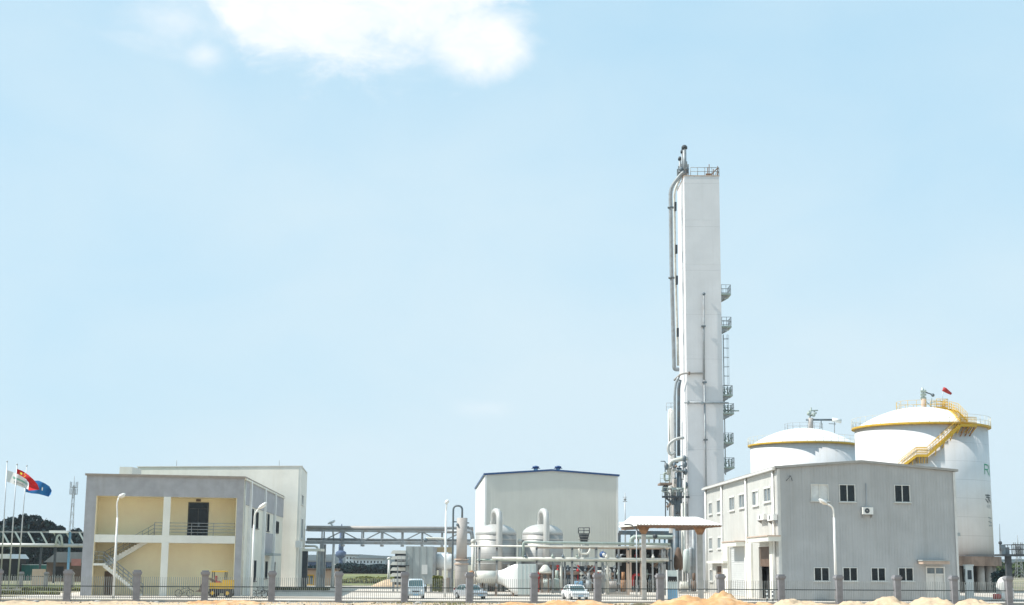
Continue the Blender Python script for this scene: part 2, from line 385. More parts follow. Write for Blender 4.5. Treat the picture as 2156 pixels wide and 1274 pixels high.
# sandy verge in front of the fence
def verge():
    xs = np.linspace(-60, 66, 180); ys = np.linspace(60, 126, 90); vv = []; 
    for y in ys:
        for x in xs:
            z = .06+.10*mnoise.noise(V((x*.35, y*.35, 1)))+.06*mnoise.noise(V((x*1.3, y*1.3, 4)))
            e = min(1, (126-y)/3+.05); vv.append((x, y+x*.05, max(z*e, .006)))
    nx = len(xs); fs = [(j*nx+i, j*nx+i+1, (j+1)*nx+i+1, (j+1)*nx+i) for j in range(len(ys)-1) for i in range(nx-1)]
    return MB().add(vv, fs, True)
struct('sandy_verge', verge(), 'sandpale')
def mound(px, Y, wpx, h, m, label, seed, depth=3.2):
    c = G(px, Y); w_ = wpx*Y/FPX/2; vv = []; nx, ny = 60, 26
    for j in range(ny):
        for i in range(nx):
            a, b = -1.15+2.3*i/(nx-1), -1.15+2.3*j/(ny-1)
            x, y = a*w_, b*depth
            q = max(0, 1-(a*a+b*b)); k = q**.8*(.75+.8*mnoise.noise(V((x*.55+seed, y*.55, seed)))+.25*mnoise.noise(V((x*1.9, y*1.9, seed))))
            z = h*k+.10*mnoise.noise(V((x*3.1, y*3.1, seed)))*min(1, q*3)
            vv.append((c.x+x, c.y+y, z if q > 0 else -.15))
    fs = [(j*nx+i, j*nx+i+1, (j+1)*nx+i+1, (j+1)*nx+i) for j in range(ny-1) for i in range(nx-1)]
    single('sand_pile', MB().add(vv, fs, True), m, label, 'sand pile', c, 'sand piles dumped along the fence')
mound(478, 113, 190, .42, 'sandmound', 'low orange sand pile in front of the two-storey cream building', 1)
mound(1090, 114, 110, .28, 'sandmound', 'smallest orange sand pile below the pale duct box', 2)
mound(1215, 114, 200, .55, 'sandmound', 'long flat orange sand pile below the white saloon car', 3)
mound(1500, 114, 270, 1.10, 'sandmound', 'tallest orange sand pile below the shelter and roller doors', 4, 3.6)
mound(1682, 115, 150, .72, 'sandpale', 'pale sand pile at the corner of the grey ribbed building', 5)
mound(1850, 117, 190, .74, 'sandpale', 'pale sand pile under the lower windows of the grey building', 6)
mound(1960, 119, 110, .86, 'sandpale', 'small pale sand pile before the door with the canopy', 7)
mound(2062, 119, 110, .72, 'sandpale', 'rightmost pale sand pile in front of the tank piles', 8)
mound(250, 112, 230, .22, 'sandpale', 'flat pale rubble heap before the outside stair', 9)
mound(60, 111, 200, .20, 'sandpale', 'leftmost flat pale rubble heap below the flagpoles', 10)
mound(1350, 115, 70, .34, 'soil', 'dark soil heap between the orange sand piles', 11, 1.4)
p = G(818, 205)
single('sand_pile', MB().lathe(p, [(2.6, -.1), (2.0, .25), (1.2, .62), (.5, .9), (.05, 1.0)], 20), 'sandpale', 'cone of sand in the yard beside the louvred filter house', 'sand pile', p)

# ------------------------------------------------------------------ fence
PIL = [-8, 140, 286, 430, 571, 712, 851, 988, 1124, 1258, 1390, 1518, 1645, 1767, 1890, 2010, 2125, 2245]
def fY(px): return 1/(.008696-.000914*(px-140)/1985)
pp = [G(px, fY(px)) for px in PIL]
fd = (pp[-1]-pp[0]).normalized(); fang = math.atan2(fd.y, fd.x)
p0 = V((0, 0, 0)); tp = T('fence_pillar', '', 'pillar', p0, 'grey rendered pillars of the yard fence')
tp.part('shaft', MB().wbox(-.26, .26, -.26, .26, 0, 2.12), 'pillar')
tp.part('cap', MB().wbox(-.31, .31, -.31, .31, 2.12, 2.20).wbox(-.35, .35, -.35, .35, 2.20, 2.38).wbox(-.27, .27, -.27, .27, 2.38, 2.50), 'pillar')
where = ['leftmost grey fence pillar, cut by the picture edge', 'grey fence pillar below the lattice mast, left of the cream building', 'grey fence pillar in front of the foot of the outside stair',
 'grey fence pillar before the yellow machine', 'grey fence pillar beside the parked bicycles', 'grey fence pillar before the peach hut and pipe bridge column', 'grey fence pillar directly left of the pale blue van',
 'grey fence pillar standing in front of the silver car', 'grey fence pillar at the right edge of the pale duct box', 'grey fence pillar just right of the white car', 'grey fence pillar beside the blue and white terminal',
 'grey fence pillar before the small side door of the grey building', 'grey fence pillar at the near corner of the grey building', 'grey fence pillar beside the foot of the right street lamp', 'grey fence pillar between third and fourth lower windows of the grey building',
 'grey fence pillar at the right end of the grey building', 'grey fence pillar under the steel stair platform at far right', 'rightmost grey fence pillar beyond the storage tanks']
for i, p in enumerate(pp):
    if i == 0:
        tp.r.location = p; tp.r.rotation_euler.z = fang; tp.r['label'] = where[0]
    else: tp.copy(p, where[i], fang)
# panels, built once per bay
bays = ['far left bay of railing before the flagpoles', 'railing bay before the left pier and stair landing', 'railing bay before the cream ground floor', 'railing bay before the yellow machine and white lamp pole',
 'railing bay before the hedge and grey block', 'railing bay between the peach hut and the meadow view', 'railing bay crossing the pale blue van', 'railing bay crossing the horizontal intake duct', 'railing bay before the green pump skid',
 'railing bay before the dark pump structure', 'railing bay before the terminal and shelter column', 'railing bay before the roller doors', 'railing bay before the first lower window', 'railing bay before the middle lower windows', 'railing bay before the right canopy door', 'railing bay before the tank piles', 'last railing bay at far right']
def railpanel(a, b, lab, nm='fence_panel', zt=1.98, zm=1.25, zl=.42, pitch=.155, grp='railing bays of the yard fence', ins=.27):
    d = (b-a).normalized(); a2, b2 = a+d*ins, b-d*ins; t = T(nm, lab, 'railing', a2, grp); up = V((0, 0, 1))
    t.part('plinth', MB().bar(a2+up*.12, b2+up*.12, .24, .24), 'conc')
    t.part('rail', MB().bar(a2+up*zm, b2+up*zm, .05, .07), 'railpaint'); t.part('rail', MB().bar(a2+up*zl, b2+up*zl, .05, .05), 'railpaint')
    mb = MB(); Ln = (b2-a2).length; n = int(Ln/pitch)
    for k in range(n):
        q = a2+d*((k+.5)*Ln/n); mb.bar(q+up*.3, q+up*zt, .034, .034)
    t.part('bars', mb, 'bars', stuff=True)
for i in range(len(pp)-1): railpanel(pp[i], pp[i+1], 'grey '+bays[i])
# ------------------------------------------------------------------ building A: two storeys with loggia
aL, aR = P(183, 997, 138), P(515, 1003, 141); zA = (aL.z+aR.z)/2
fa = F(aL, aR); LA = fa.L
A = T('office_building', 'two-storey cream building with open loggia, grey surround and outside stair', 'building', fa.p(0, 0))
zf = fa.hit(350, 1046)[1]; zs1 = fa.hit(350, 1127)[1]; zs0 = fa.hit(350, 1143)[1]; DEP = 3.2
pL = fa.hit(200, 1100)[0]; pR = fa.hit(497, 1100)[0]
A.part('pier', MB().box(fa, 0, pL, 0, zf, -DEP, 0), 'fascia'); A.part('pier', MB().box(fa, pR, LA, 0, zf, -DEP, 0), 'fascia')
A.part('fascia', MB().box(fa, 0, LA, zf, zA-.18, -.35, 0), 'fascia')
sv = V((P(597, 1046, 183).x, 183, 0))-V((aR.x, aR.y, 0)); q4 = [fa.p(-.15, 0, .18), fa.p(LA+.12, 0, .18), fa.p(LA+.12, 0, 0)+sv, fa.p(-.15, 0, 0)+sv]; sv_ = sv
rf = A.part('roof', MB().plan(q4, zA-.18, zA), mat('roof_edge', (.34, .29, .25), .8))
A.part('ceiling', MB().box(fa, pL, pR, zf, zf+.2, -DEP, -.352), 'cream')
dU = fa.rect(397, 1060, 437, 1127, -DEP); doorh = [(dU[0], dU[1], zs1, dU[3])]
mb = MB(); wall_cells(mb, fa, pL, pR, 0, zf, doorh, -DEP-.25, -DEP); A.part('back_wall', mb, 'cream')
A.part('side_lining', MB().box(fa, pL+.002, pL+.05, 0, zf, -DEP+.002, -.02), 'cream'); A.part('side_lining', MB().box(fa, pR-.05, pR-.002, 0, zf, -DEP+.002, -.02), 'cream')
# door with two leaves
mb = MB(); u0, u1, z0, z1 = dU; z0 = zs1
mb.box(fa, u0-.08, u0+.05, z0, z1, -DEP-.2, -DEP+.06).box(fa, u1-.05, u1+.08, z0, z1, -DEP-.2, -DEP+.06).box(fa, u0-.08, u1+.08, z1, z1+.1, -DEP-.2, -DEP+.06).box(fa, u0, u1, z1-.55, z1-.47, -DEP-.2, -DEP+.04).box(fa, (u0+u1)/2-.05, (u0+u1)/2+.05, z0, z1-.5, -DEP-.2, -DEP+.04)
dr = A.part('door', mb, 'darksteel'); um = (u0+u1)/2
for q in ((u0+.05, um-.05, z0, z1-.55), (um+.05, u1-.05, z0, z1-.55), (u0+.05, u1-.05, z1-.47, z1)): A.part('pane', MB().box(fa, *q, -DEP-.14, -DEP-.08), 'glass', parent=dr)
A.part('door_handle', MB().box(fa, um+.08, um+.12, z0+.9, z0+1.3, -DEP-.06, -DEP), 'polegrey', parent=dr)
q = fa.rect(413, 1051, 423, 1056, -DEP); A.part('door_sign', MB().box(fa, *q, -DEP+.003, -DEP+.08), 'brown')  # small dark sign above the door
A.part('floor_slab', MB().box(fa, pL+.05, pR-.05, zs0, zs1, -DEP, .03), 'whitewall')
cu0, cu1 = fa.hit(343, 1090)[0], fa.hit(358, 1090)[0]
A.part('column', MB().box(fa, cu0, cu1, 0, zs0, -.5, .06), 'whitewall'); A.part('column', MB().box(fa, cu0, cu1, zs1, zf, -.5, .02), 'whitewall')
A.part('railing', railing(fa, [fa.p(cu1, zs1, -.08), fa.p(pR-.05, zs1, -.08)], 1.15, .028, 2.0, 4), 'steel')
# stair: lower flight right->left up to the landing, upper flight left->right up to the slab
lu0, lu1 = fa.hit(190, 1187, -.3)[0], fa.hit(217, 1187, -.3)[0]; lz = fa.hit(205, 1186, -.3)[1]
ue = fa.hit(300, 1240, -.3)[0]; uu = fa.hit(325, 1128, -1.6)[0]
A.part('landing', MB().box(fa, pL+.06, lu1, lz-.2, lz, -DEP+.1, -.05), 'whitewall')
def flight(ua, za, ub, zb, d0, d1, n):
    mb = MB(); st = MB(); k = 1 if ub > ua else -1
    st.prism(fa, [(ua, za-.02), (ub, zb-.02), (ub, zb-.34), (ua+k*.3, max(za-.34, 0) if za > .5 else 0)], d0+.1, d1-.1)
    for i in range(n):
        a_, b_ = ua+(ub-ua)*i/n, ua+(ub-ua)*(i+1)/n; z_ = za+(zb-za)*(i+1)/n
        mb.box(fa, min(a_, b_), max(a_, b_), z_-.2, z_, d0, d1)
    return mb, st
for (ua, za, ub, zb, d0, d1, n) in ((ue, 0, lu1, lz, -1.5, -.1, 16), (lu1, lz, uu, zs1, -3.0, -1.65, 17)):
    s_, st_ = flight(ua, za, ub, zb, d0, d1, n)
    A.part('stair_steps', s_, 'whitewall', stuff=True); A.part('stair_beam', st_, 'whitewall')
mb = MB(); up = V((0, 0, 1))
def slope_rail(ua, za, ub, zb, d):
    for k in range(9):
        t_ = k/8; q = fa.p(ua+(ub-ua)*t_, za+(zb-za)*t_, d); mb.tube([q, q+up*1.05], .022, 5)
    for h_ in (.35, .7, 1.05): mb.tube([fa.p(ua, za+h_, d), fa.p(ub, zb+h_, d)], .024, 5)
slope_rail(ue, 0, lu1, lz, -.12); slope_rail(ue, 0, lu1, lz, -1.45); slope_rail(lu1, lz, uu, zs1, -1.7)
railing(fa, [fa.p(pL+.1, lz, -.12), fa.p(lu1, lz, -.12)], 1.05, .022, .5, 3, mb)
A.part('stair_railing', mb, 'steel')
A.part('railing', railing(fa, [fa.p(uu, zs1, -.1), fa.p(cu0, zs1, -.1)], 1.15, .028, .5, 4), 'steel')
q = fa.rect(219, 1203, 241, 1250, -DEP); A.part('door', MB().box(fa, q[0], q[1], 0, q[3], -DEP+.003, -DEP+.06), 'brown', label='low dark door under the stair landing')
# right side wall
sC = fa.p(LA, 0, 0); sE = P(597, 1046, 183); fs_ = F(sC, (sE.x, sE.y))
zg = lambda px, py: fs_.hit(px, py)[1]
bandz = zg(531, 1068)
uw = {}
wins = [(528.5, 1071, 533.5, 1110), (538.5, 1078, 543.5, 1113), (556, 1080, 560, 1118), (562.5, 1082, 566.5, 1119), (534, 1180, 538.5, 1224), (550.5, 1181, 555, 1219), (558, 1182, 562.5, 1218), (575, 1183, 579, 1206)]
wr = [fs_.rect(*q) for q in wins]; dk = fs_.rect(575.5, 1097, 585.7, 1123)
holes = wr+[dk]; z_hi = zA-.18
mb = MB(); wall_cells(mb, fs_, .02, fs_.L, 0, z_hi, holes, -.3, 0); A.part('side_wall', mb, 'cream2')
uP = [fs_.hit(525.5, 1030)[0], fs_.hit(555.5, 1050)[0], fs_.hit(577, 1055)[0]]
mb = MB(); pz = [0.35]+uP+[fs_.L]
for u in uP: A.part('pilaster', MB().box(fs_, u-.35, u+.35, 0, z_hi, .002, .28), 'white')
for a_, b_ in zip(pz, pz[1:]): A.part('wall_panel', MB().box(fs_, a_+.36, b_-.36, bandz, z_hi-.1, .002, .08), 'fascia')
A.part('wall_panel', MB().box(fs_, uP[1]+.6, uP[2]-.6, fs_.hit(566, 1165)[1], fs_.hit(566, 1123)[1], .002, .06), 'fascia')
A.part('gutter', MB().bar(fs_.p(0, z_hi-.08, .12), fs_.p(fs_.L, z_hi-.08, .12), .2, .16), 'cream2')
A.part('downpipe', MB().tube([fs_.p(.25, .1, .12), fs_.p(.25, z_hi-.1, .12)], .07, 6), 'whitepipe')
for r_ in wr: window(A, fs_, r_, 2, 'slit', 'darksteel', .08, .0)
window(A, fs_, dk, 3, 'slit', 'darksteel', .1, .05, False)
q = fs_.rect(552, 1163, 569, 1170); A.part('door_canopy', MB().box(fs_, q[0], q[1], q[2], q[2]+.25, .0, 1.2), 'boxgrey')
A.part('side_wall', MB().plan([fa.p(.02, 0, -DEP), fa.p(.3, 0, -DEP), fa.p(.3, 0, 0)+sv_, fa.p(.02, 0, 0)+sv_], 0, z_hi), 'cream2', label='left side wall')
# bicycles in front of A
def bicycle(loc, rz, lab):
    t = T('bicycle', lab, 'bicycle', (0, 0, 0), 'dark bicycles left before the office building')
    for x in (-.52, .52):
        ring = [V((x+.32*math.cos(a_), 0, .33+.32*math.sin(a_))) for a_ in np.linspace(0, 2*math.pi, 17)]
        wh = t.part('wheel', MB().tube(ring, .03, 5, False), 'tyre'); sp = MB()
        for a_ in np.linspace(0, math.pi, 5)[:-1]: sp.tube([V((x+.31*math.cos(a_), 0, .33+.31*math.sin(a_))), V((x-.31*math.cos(a_), 0, .33-.31*math.sin(a_)))], .006, 4)
        t.part('spokes', sp, 'polegrey', parent=wh)
    fr_ = MB()
    for a_, b_ in (((-.52, .33), (-.12, .78)), ((-.52, .33), (-.05, .33)), ((-.05, .33), (-.15, .88)), ((-.05, .33), (.36, .78)), ((-.13, .76), (.34, .82)), ((.52, .33), (.33, .95))): fr_.tube([V((a_[0], 0, a_[1])), V((b_[0], 0, b_[1]))], .022, 5)
    t.part('frame', fr_, 'darksteel'); t.part('handlebar', MB().tube([V((.33, -.27, .98)), V((.33, .27, .98))], .018, 5), 'darksteel'); t.part('saddle', MB().bar(V((-.28, 0, .9)), V((-.02, 0, .92)), .14, .06), 'tyre')
    t.r.location = loc; t.r.rotation_euler.z = rz
bicycle(G(388, 136), .2, 'dark bicycle standing before the left ground floor bay')
bicycle(G(545, 136.5), .5, 'dark bicycle between the white lamp pole and a fence pillar')
bicycle(G(558, 137.5), .3, 'second dark bicycle, closest to the fence pillar by the hedge')
# small yellow loader
c = G(464, 136.4)
Ld = T('loader', 'small yellow loader with canopy and brown arms parked before the cream wall', 'loader', c)
x, y = c.x, c.y
Ld.part('body', MB().wbox(x-.9, x+1.1, y-.5, y+.6, .75, 1.3).wbox(x+.2, x+1.1, y-.45, y+.55, 1.3, 1.55), 'yellow')
Ld.part('chassis', MB().wbox(x-1.0, x+1.1, y-.4, y+.5, .35, .75), 'darksteel')
for dx in (-.6, .75):
    for dy in (-.62, .72):
        whl = Ld.part('wheel', MB().tube([V((x+dx, y+dy-.1, .38)), V((x+dx, y+dy+.1, .38))], .38, 14), 'tyre')
        Ld.part('rim', MB().tube([V((x+dx, y+dy-.12, .38)), V((x+dx, y+dy+.12, .38))], .17, 10), 'yellow', parent=whl)
Ld.part('canopy', MB().wbox(x-.8, x+.5, y-.5, y+.6, 2.25, 2.36), 'yellow')
for dx in (-.72, .42):
    for dy in (-.4, .5): Ld.part('canopy_post', MB().bar(V((x+dx, y+dy, 1.3)), V((x+dx, y+dy, 2.25)), .07), 'darksteel')
Ld.part('seat', MB().wbox(x-.45, x-.05, y-.2, y+.3, 1.3, 1.42).wbox(x-.5, x-.4, y-.2, y+.3, 1.42, 1.9), 'red')
for dy in (-.35, .45): Ld.part('lift_arm', MB().tube(bend([V((x-.3, y+dy, 1.2)), V((x-1.2, y+dy, 1.75)), V((x-1.75, y+dy, 1.0))], .3), .07, 6), 'brown')
Ld.part('bucket', MB().prism(F((0, y-.6), (1, y-.6)), [(x-2.25, .5), (x-1.7, .45), (x-1.6, 1.1), (x-1.75, 1.1), (x-1.85, .65)], -1.3, 0), 'brown')
# ------------------------------------------------------------------ building B: tall plain block behind
bL, bR = P(290, 979, 188), P(634, 986.5, 184); zB = (bL.z+bR.z)/2; fb = F(bL, bR); bK = P(645.5, 1000, 198); fbs = F((bR.x, bR.y), (bK.x, bK.y))
B = T('plant_block', 'tall plain off-white block rising behind the loggia building', 'building', fb.p(0, 0))
mb = MB(); wall_cells(mb, fb, 0, fb.L, 0, zB, [], -.3, 0); B.part('front_wall', mb, 'whitewall')
wB = [fbs.rect(635, 1041, 638.5, 1064), fbs.rect(633.5, 1091, 637.5, 1136)]
mb = MB(); wall_cells(mb, fbs, .01, fbs.L, 0, zB, wB, -.3, 0); B.part('side_wall', mb, 'whitewall')
for r_ in wB: window(B, fbs, r_, 1, 'glass2', 'frame', .12)
bv = V((bK.x-bR.x, bK.y-bR.y, 0))
B.part('side_wall', MB().plan([fb.p(.01, 0, -.31), fb.p(.3, 0, -.31), fb.p(.3, 0, 0)+bv, fb.p(.01, 0, 0)+bv], 0, zB), 'whitewall'); B.part('back_wall', MB().plan([fb.p(.01, 0)+bv, fb.p(fb.L-.01, 0)+bv, fb.p(fb.L-.01, 0, -.3)+bv, fb.p(.01, 0, -.3)+bv], 0, zB-.01), 'whitewall')
B.part('roof', MB().plan([fb.p(.31, 0, -.31), fb.p(fb.L-.4, 0, -.31), fb.p(fb.L-.4, 0, .1)+bv, fb.p(.31, 0, .1)+bv], zB-.6, zB-.5), 'conc')
B.part('coping', MB().box(fb, -.1, fb.L+.1, zB, zB+.09, -.4, .1), 'cladding_trim')
B.part('coping', MB().box(fbs, .12, fbs.L, zB, zB+.09, -.4, .1), 'cladding_trim')
mb = MB(); ribs(mb, fb, 0, fb.L, .3, zB-.02, [], 1.0, .03, .006); B.part('wall_rib', mb, 'whitewall', stuff=True)
for px in (372, 588): B.part('lightning_rod', MB().tube([P(px, 981, 186), P(px, 969, 186)], .03, 5), 'steel')
p = P(252, 987, 176); q = P(290, 985, 176)
single('roof_box', MB().wbox(P(262, 990, 160).x, P(288, 990, 160).x, 158, 162, zA+.003, P(270, 985.5, 160).z), 'whitewall', 'low pale stair housing on the flat roof at the left of the tall block', 'roof housing', (p.x, 160, zA))
# canopy and equipment at B's right side
c = fbs.p(0, 0)
K = T('entrance_canopy', 'flat pale canopy on dark posts at the right side of the tall block', 'canopy', c)
s0, s1 = P(628, 1157, 185.5), P(676, 1157, 185.5)
K.part('slab', MB().wbox(bR.x+.25, s1.x, 185.2, 189, s0.z-.2, s0.z+.12), 'cream2')
for px in (634.5, ): K.part('post', MB().wbox(bR.x+.3, bR.x+.95, 185.3, 185.9, 0, s0.z-.2), 'darksteel')
K.part('post', MB().wbox(s1.x-.35, s1.x-.1, 185.3, 185.6, 0, s0.z-.2), 'steel')
q = P(631, 1146, 183.6); single('wall_unit', MB().wbox(q.x-.45, q.x+.3, 183.0, 183.8, q.z-.4, q.z+.4), 'white', 'white box mounted high at the corner of the tall block', 'air conditioner', q)
# ------------------------------------------------------------------ center hall C
cL, cR = P(1021.5, 997.5, 215), P(1301.5, 1002.5, 215.5); zC = (cL.z+cR.z)/2; fc = F(cL, cR); cr = fc.hit(1162, 990)
cK = P(1001.5, 1029, 257); fcl = F((cK.x, cK.y), (cL.x, cL.y))
Cb = T('plant_hall', 'large off-white gabled hall with dark blue roof edge behind the domed vessels', 'building', fc.p(0, 0))
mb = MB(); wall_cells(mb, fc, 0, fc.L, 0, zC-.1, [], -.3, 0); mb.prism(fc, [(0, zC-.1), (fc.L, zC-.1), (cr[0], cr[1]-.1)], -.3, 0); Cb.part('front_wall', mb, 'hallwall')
mb = MB(); ribs(mb, fc, 0, fc.L, 0, lambda u: zC-.1+(cr[1]-zC)*max(0, 1-abs(u-cr[0])/(fc.L/2)), [], .42, .06, .03); Cb.part('wall_rib', mb, 'hallwall', stuff=True)
Cb.part('side_wall', MB().box(fcl, 0, fcl.L-.01, 0, zC-.1, -.3, 0), 'hallsunlit')
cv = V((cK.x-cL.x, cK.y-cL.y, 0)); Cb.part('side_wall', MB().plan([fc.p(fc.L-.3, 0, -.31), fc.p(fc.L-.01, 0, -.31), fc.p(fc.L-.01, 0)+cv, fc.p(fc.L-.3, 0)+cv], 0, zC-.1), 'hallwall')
def gable_roof(fr, vec, L_, ze, uc, zc, ov=.2, th=.24):
    mb = MB()
    for ua, ub, za, zb in ((-ov, uc, ze, zc), (uc, L_+ov, zc, ze)):
        f0, f1, k0, k1 = fr.p(ua, 0, .25), fr.p(ub, 0, .25), fr.p(ua, 0, 0)+vec, fr.p(ub, 0, 0)+vec
        mb.plan([f0, f1, k1, k0], [za, zb, zb, za], [za+th, zb+th, zb+th, za+th])
    return mb
mb = gable_roof(fc, V((cK.x-cL.x, cK.y-cL.y, 0)), fc.L, zC-.1, cr[0], cr[1]-.1)
Cb.part('roof', mb, 'blue')
Cb.part('corner_trim', MB().box(fc, -.02, .25, 0, zC-.12, .035, .06), 'hallsunlit'); Cb.part('corner_trim', MB().box(fc, fc.L-.25, fc.L, 0, zC-.12, .035, .06), 'hallsunlit')
for px, lab in ((1128, 'left blue roof ventilator on the hall ridge'), (1175, 'right blue roof ventilator on the hall ridge')):
    p = P(px, 991, 216.5); vt = T('roof_ventilator', lab, 'ventilator', p, 'blue ventilators on the hall roof')
    vt.part('neck', MB().lathe(p, [(.3, -.2), (.3, .35)], 14), 'bluelight'); vt.part('hood', MB().lathe(p, [(.42, .35), (.52, .5), (.45, .62), (.1, .72)], 14), M['blue'])
    vt.part('cap', MB().wbox(p.x-.62, p.x+.62, p.y-.3, p.y+.3, .30+p.z, .36+p.z), 'blue')
# louvred stack in front of hall
q0, q1 = P(1219, 1128, 203), P(1240, 1142, 203); xm = (q0.x+q1.x)/2; w_ = (q1.x-q0.x)/2
S = T('exhaust_hood', 'dark tapered exhaust hood with railed deck in front of the hall', 'exhaust hood', (xm, 203, 0))
zt, zb = P(1229, 1123, 203).z, P(1229, 1141, 203).z
S.part('hood', MB().lathe((xm, 203, 0), [(w_*.72, zb), (w_*.85, zb+.5), (w_*1.05, zt-.2), (w_*1.1, zt)], 4 if False else 16, False), 'darksteel')
for k in range(3): S.part('louvre', MB().lathe((xm, 203, 0), [(w_*1.08, zb+.3+k*.35), (w_*1.15, zb+.36+k*.35)], 16, False), 'steel')
S.part('railing', railing(None, [V((xm-w_*1.1, 202.3, zt)), V((xm+w_*1.1, 202.3, zt)), V((xm+w_*1.1, 203.7, zt)), V((xm-w_*1.1, 203.7, zt)), V((xm-w_*1.1, 202.3, zt))], .75, .03, .6, 2), 'darksteel')
for dx in (-.8, .8):
    for dy in (-.5, .5): S.part('leg', MB().bar(V((xm+dx*w_, 203+dy, 0)), V((xm+dx*w_, 203+dy, zb)), .18), 'steel')
S.part('duct', MB().tube(bend([V((xm, 203, zb)), V((xm, 203, zb-.8)), V((xm, 203, .6))], .2), .45, 12), 'boxgrey')

# ------------------------------------------------------------------ gray building D
dL, dR = P(1635.5, 983, 140), P(2009, 990, 142.6); zD = (dL.z+dR.z)/2; fdn = F(dL, dR); dg = fdn.hit(1812, 970.5)
dK = P(1485, 1028, 180); fds = F((dK.x, dK.y), (dL.x, dL.y))
D = T('control_building', 'grey ribbed metal building with low gable, dark windows and pale side wall', 'building', fdn.p(0, 0))
wf = [(1707, 1019, 1744, 1055, 'blind'), (1766.5, 1020, 1800.5, 1057, 'glass'), (1882.7, 1021, 1916, 1058, 'glass'), (1713.5, 1194.5, 1746, 1224, 'glass'), (1774, 1194.5, 1805.5, 1224, 'glass'), (1833.5, 1195, 1864.5, 1224, 'glass'), (1891, 1195, 1923, 1224, 'glass')]
wr = [(fdn.rect(*q[:4]), q[4]) for q in wf]
dd = fdn.rect(1950, 1193, 1990, 1260); dd = (dd[0], dd[1], 0, dd[3])
holes = [r_ for r_, _ in wr]+[dd]
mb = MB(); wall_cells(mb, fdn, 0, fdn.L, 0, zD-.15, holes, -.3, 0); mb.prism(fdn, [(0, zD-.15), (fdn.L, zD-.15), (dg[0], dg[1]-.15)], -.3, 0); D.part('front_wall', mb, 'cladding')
gz = lambda u: zD-.15+(dg[1]-zD)*(u/dg[0] if u < dg[0] else (fdn.L-u)/(fdn.L-dg[0]))
mb = MB(); ribs(mb, fdn, .2, fdn.L-.1, .05, gz, holes, .30, .08, .02); D.part('wall_rib', mb, 'cladding', stuff=True)
for r_, g in wr: window(D, fdn, r_, 2, g, 'frame', .07, .03, lab='window with white blinds drawn' if g == 'blind' else None)
fl = D.part('flashing', MB().box(fdn, -.03, .22, 0, zD-.2, .05, .09), 'cladding_trim')
D.part('flashing', MB().box(fdn, fdn.L-.2, fdn.L+.02, 0, zD-.2, .05, .09), 'cladding_trim')
dv_ = V((dK.x-dL.x, dK.y-dL.y, 0)); mb = gable_roof(fdn, dv_, fdn.L, zD-.15, dg[0], dg[1]-.15, .3, .22)
D.part('roof', mb, mat('grey_roof', (.36, .35, .33), .6, 0, .08, 1))
# front door, canopy
mb = MB(); mb.box(fdn, dd[0], dd[1], dd[3]-.12, dd[3], -.2, .06).box(fdn, dd[0], dd[0]+.12, 0, dd[3]-.12, -.2, .06).box(fdn, dd[1]-.12, dd[1], 0, dd[3]-.12, -.2, .06).box(fdn, dd[0]+.12, dd[1]-.12, 2.5, 2.6, -.18, .04).box(fdn, (dd[0]+dd[1])/2-.04, (dd[0]+dd[1])/2+.04, 0, dd[3]-.12, -.18, .04)
dr = D.part('door', mb, 'frame')
for a_, b_ in ((dd[0]+.12, (dd[0]+dd[1])/2-.04), ((dd[0]+dd[1])/2+.04, dd[1]-.12)):
    D.part('pane', MB().box(fdn, a_, b_, 2.6, dd[3]-.12, -.14, -.08), 'glass2', parent=dr); D.part('door_leaf', MB().box(fdn, a_, b_, 0.02, 2.5, -.14, -.08), 'cladding_trim', parent=dr)
q = fdn.rect(1941, 1180, 1997, 1188, 1.0)
D.part('door_canopy', MB().box(fdn, q[0], q[1], q[2], q[2]+.28, .09, 1.3), 'peach'); D.part('canopy_flashing', MB().box(fdn, q[0]-.08, q[1]+.08, q[2]+.28, q[2]+.40, .06, 1.36), 'boxgrey')
# AC on front
def aircon(fr, px0, py0, px1, py1, lab, pipe=None):
    r_ = fr.rect(px0, py0, px1, py1, .4); u0, u1, z0, z1 = r_; t = T('air_conditioner', lab, 'air conditioner', fr.p(u0, z0), 'air conditioner units on the grey building')
    t.part('casing', MB().box(fr, u0, u1, z0, z1, .1, .48), 'white'); um, zm = u0+(u1-u0)*.4, (z0+z1)/2; rr = min((u1-u0), (z1-z0))*.36
    rr = max(rr, .12)
    pts = [fr.p(um+rr*math.cos(a_), zm+rr*math.sin(a_), .485) for a_ in np.linspace(0, 2*math.pi, 17)[:-1]]
    g = t.part('fan_grille', MB().add(pts+[p_+fr.n*.02 for p_ in pts], [tuple(range(16)), tuple(range(31, 15, -1))]+[(i, (i+1) % 16, (i+1) % 16+16, i+16) for i in range(16)]), 'darksteel')
    t.part('fan_hub', MB().tube([fr.p(um, zm, .5), fr.p(um, zm, .53)], rr*.3, 8), 'steel', parent=g)
    for u in (u0+.1, u1-.1): t.part('bracket', MB().prism(F(fr.p(u, 0, .06), fr.p(u, 0, .5)), [(0, z0-.003), (.44, z0-.003), (.44, z0-.05), (0, z0-.35)], -.02, .02), 'steel')
    if pipe: t.part('pipe', MB().tube(bend([fr.p(um, z1, .25), fr.p(um+.1, z1+.15, .12), fr.p(um+.1, fr.hit(1829, 1018)[1], .12)], .1), .035, 6), 'polegrey')
    return t
aircon(fdn, 1816.5, 1068, 1838, 1083, 'white air conditioner with tall refrigerant pipe, mid grey wall', True)
br = fdn.hit(1661, 1005); single('wall_bracket', MB().bar(fdn.p(br[0], br[1]+.1, .05), fdn.p(br[0], br[1]+.1, .6), .05).bar(fdn.p(br[0]-.3, br[1]-.35, .06), fdn.p(br[0], br[1]+.1, .5), .04).bar(fdn.p(br[0]+.3, br[1]-.35, .06), fdn.p(br[0], br[1]+.1, .5), .04), 'darksteel', 'small dark bracket high on the grey wall near its left corner', 'bracket', fdn.p(br[0], br[1]))
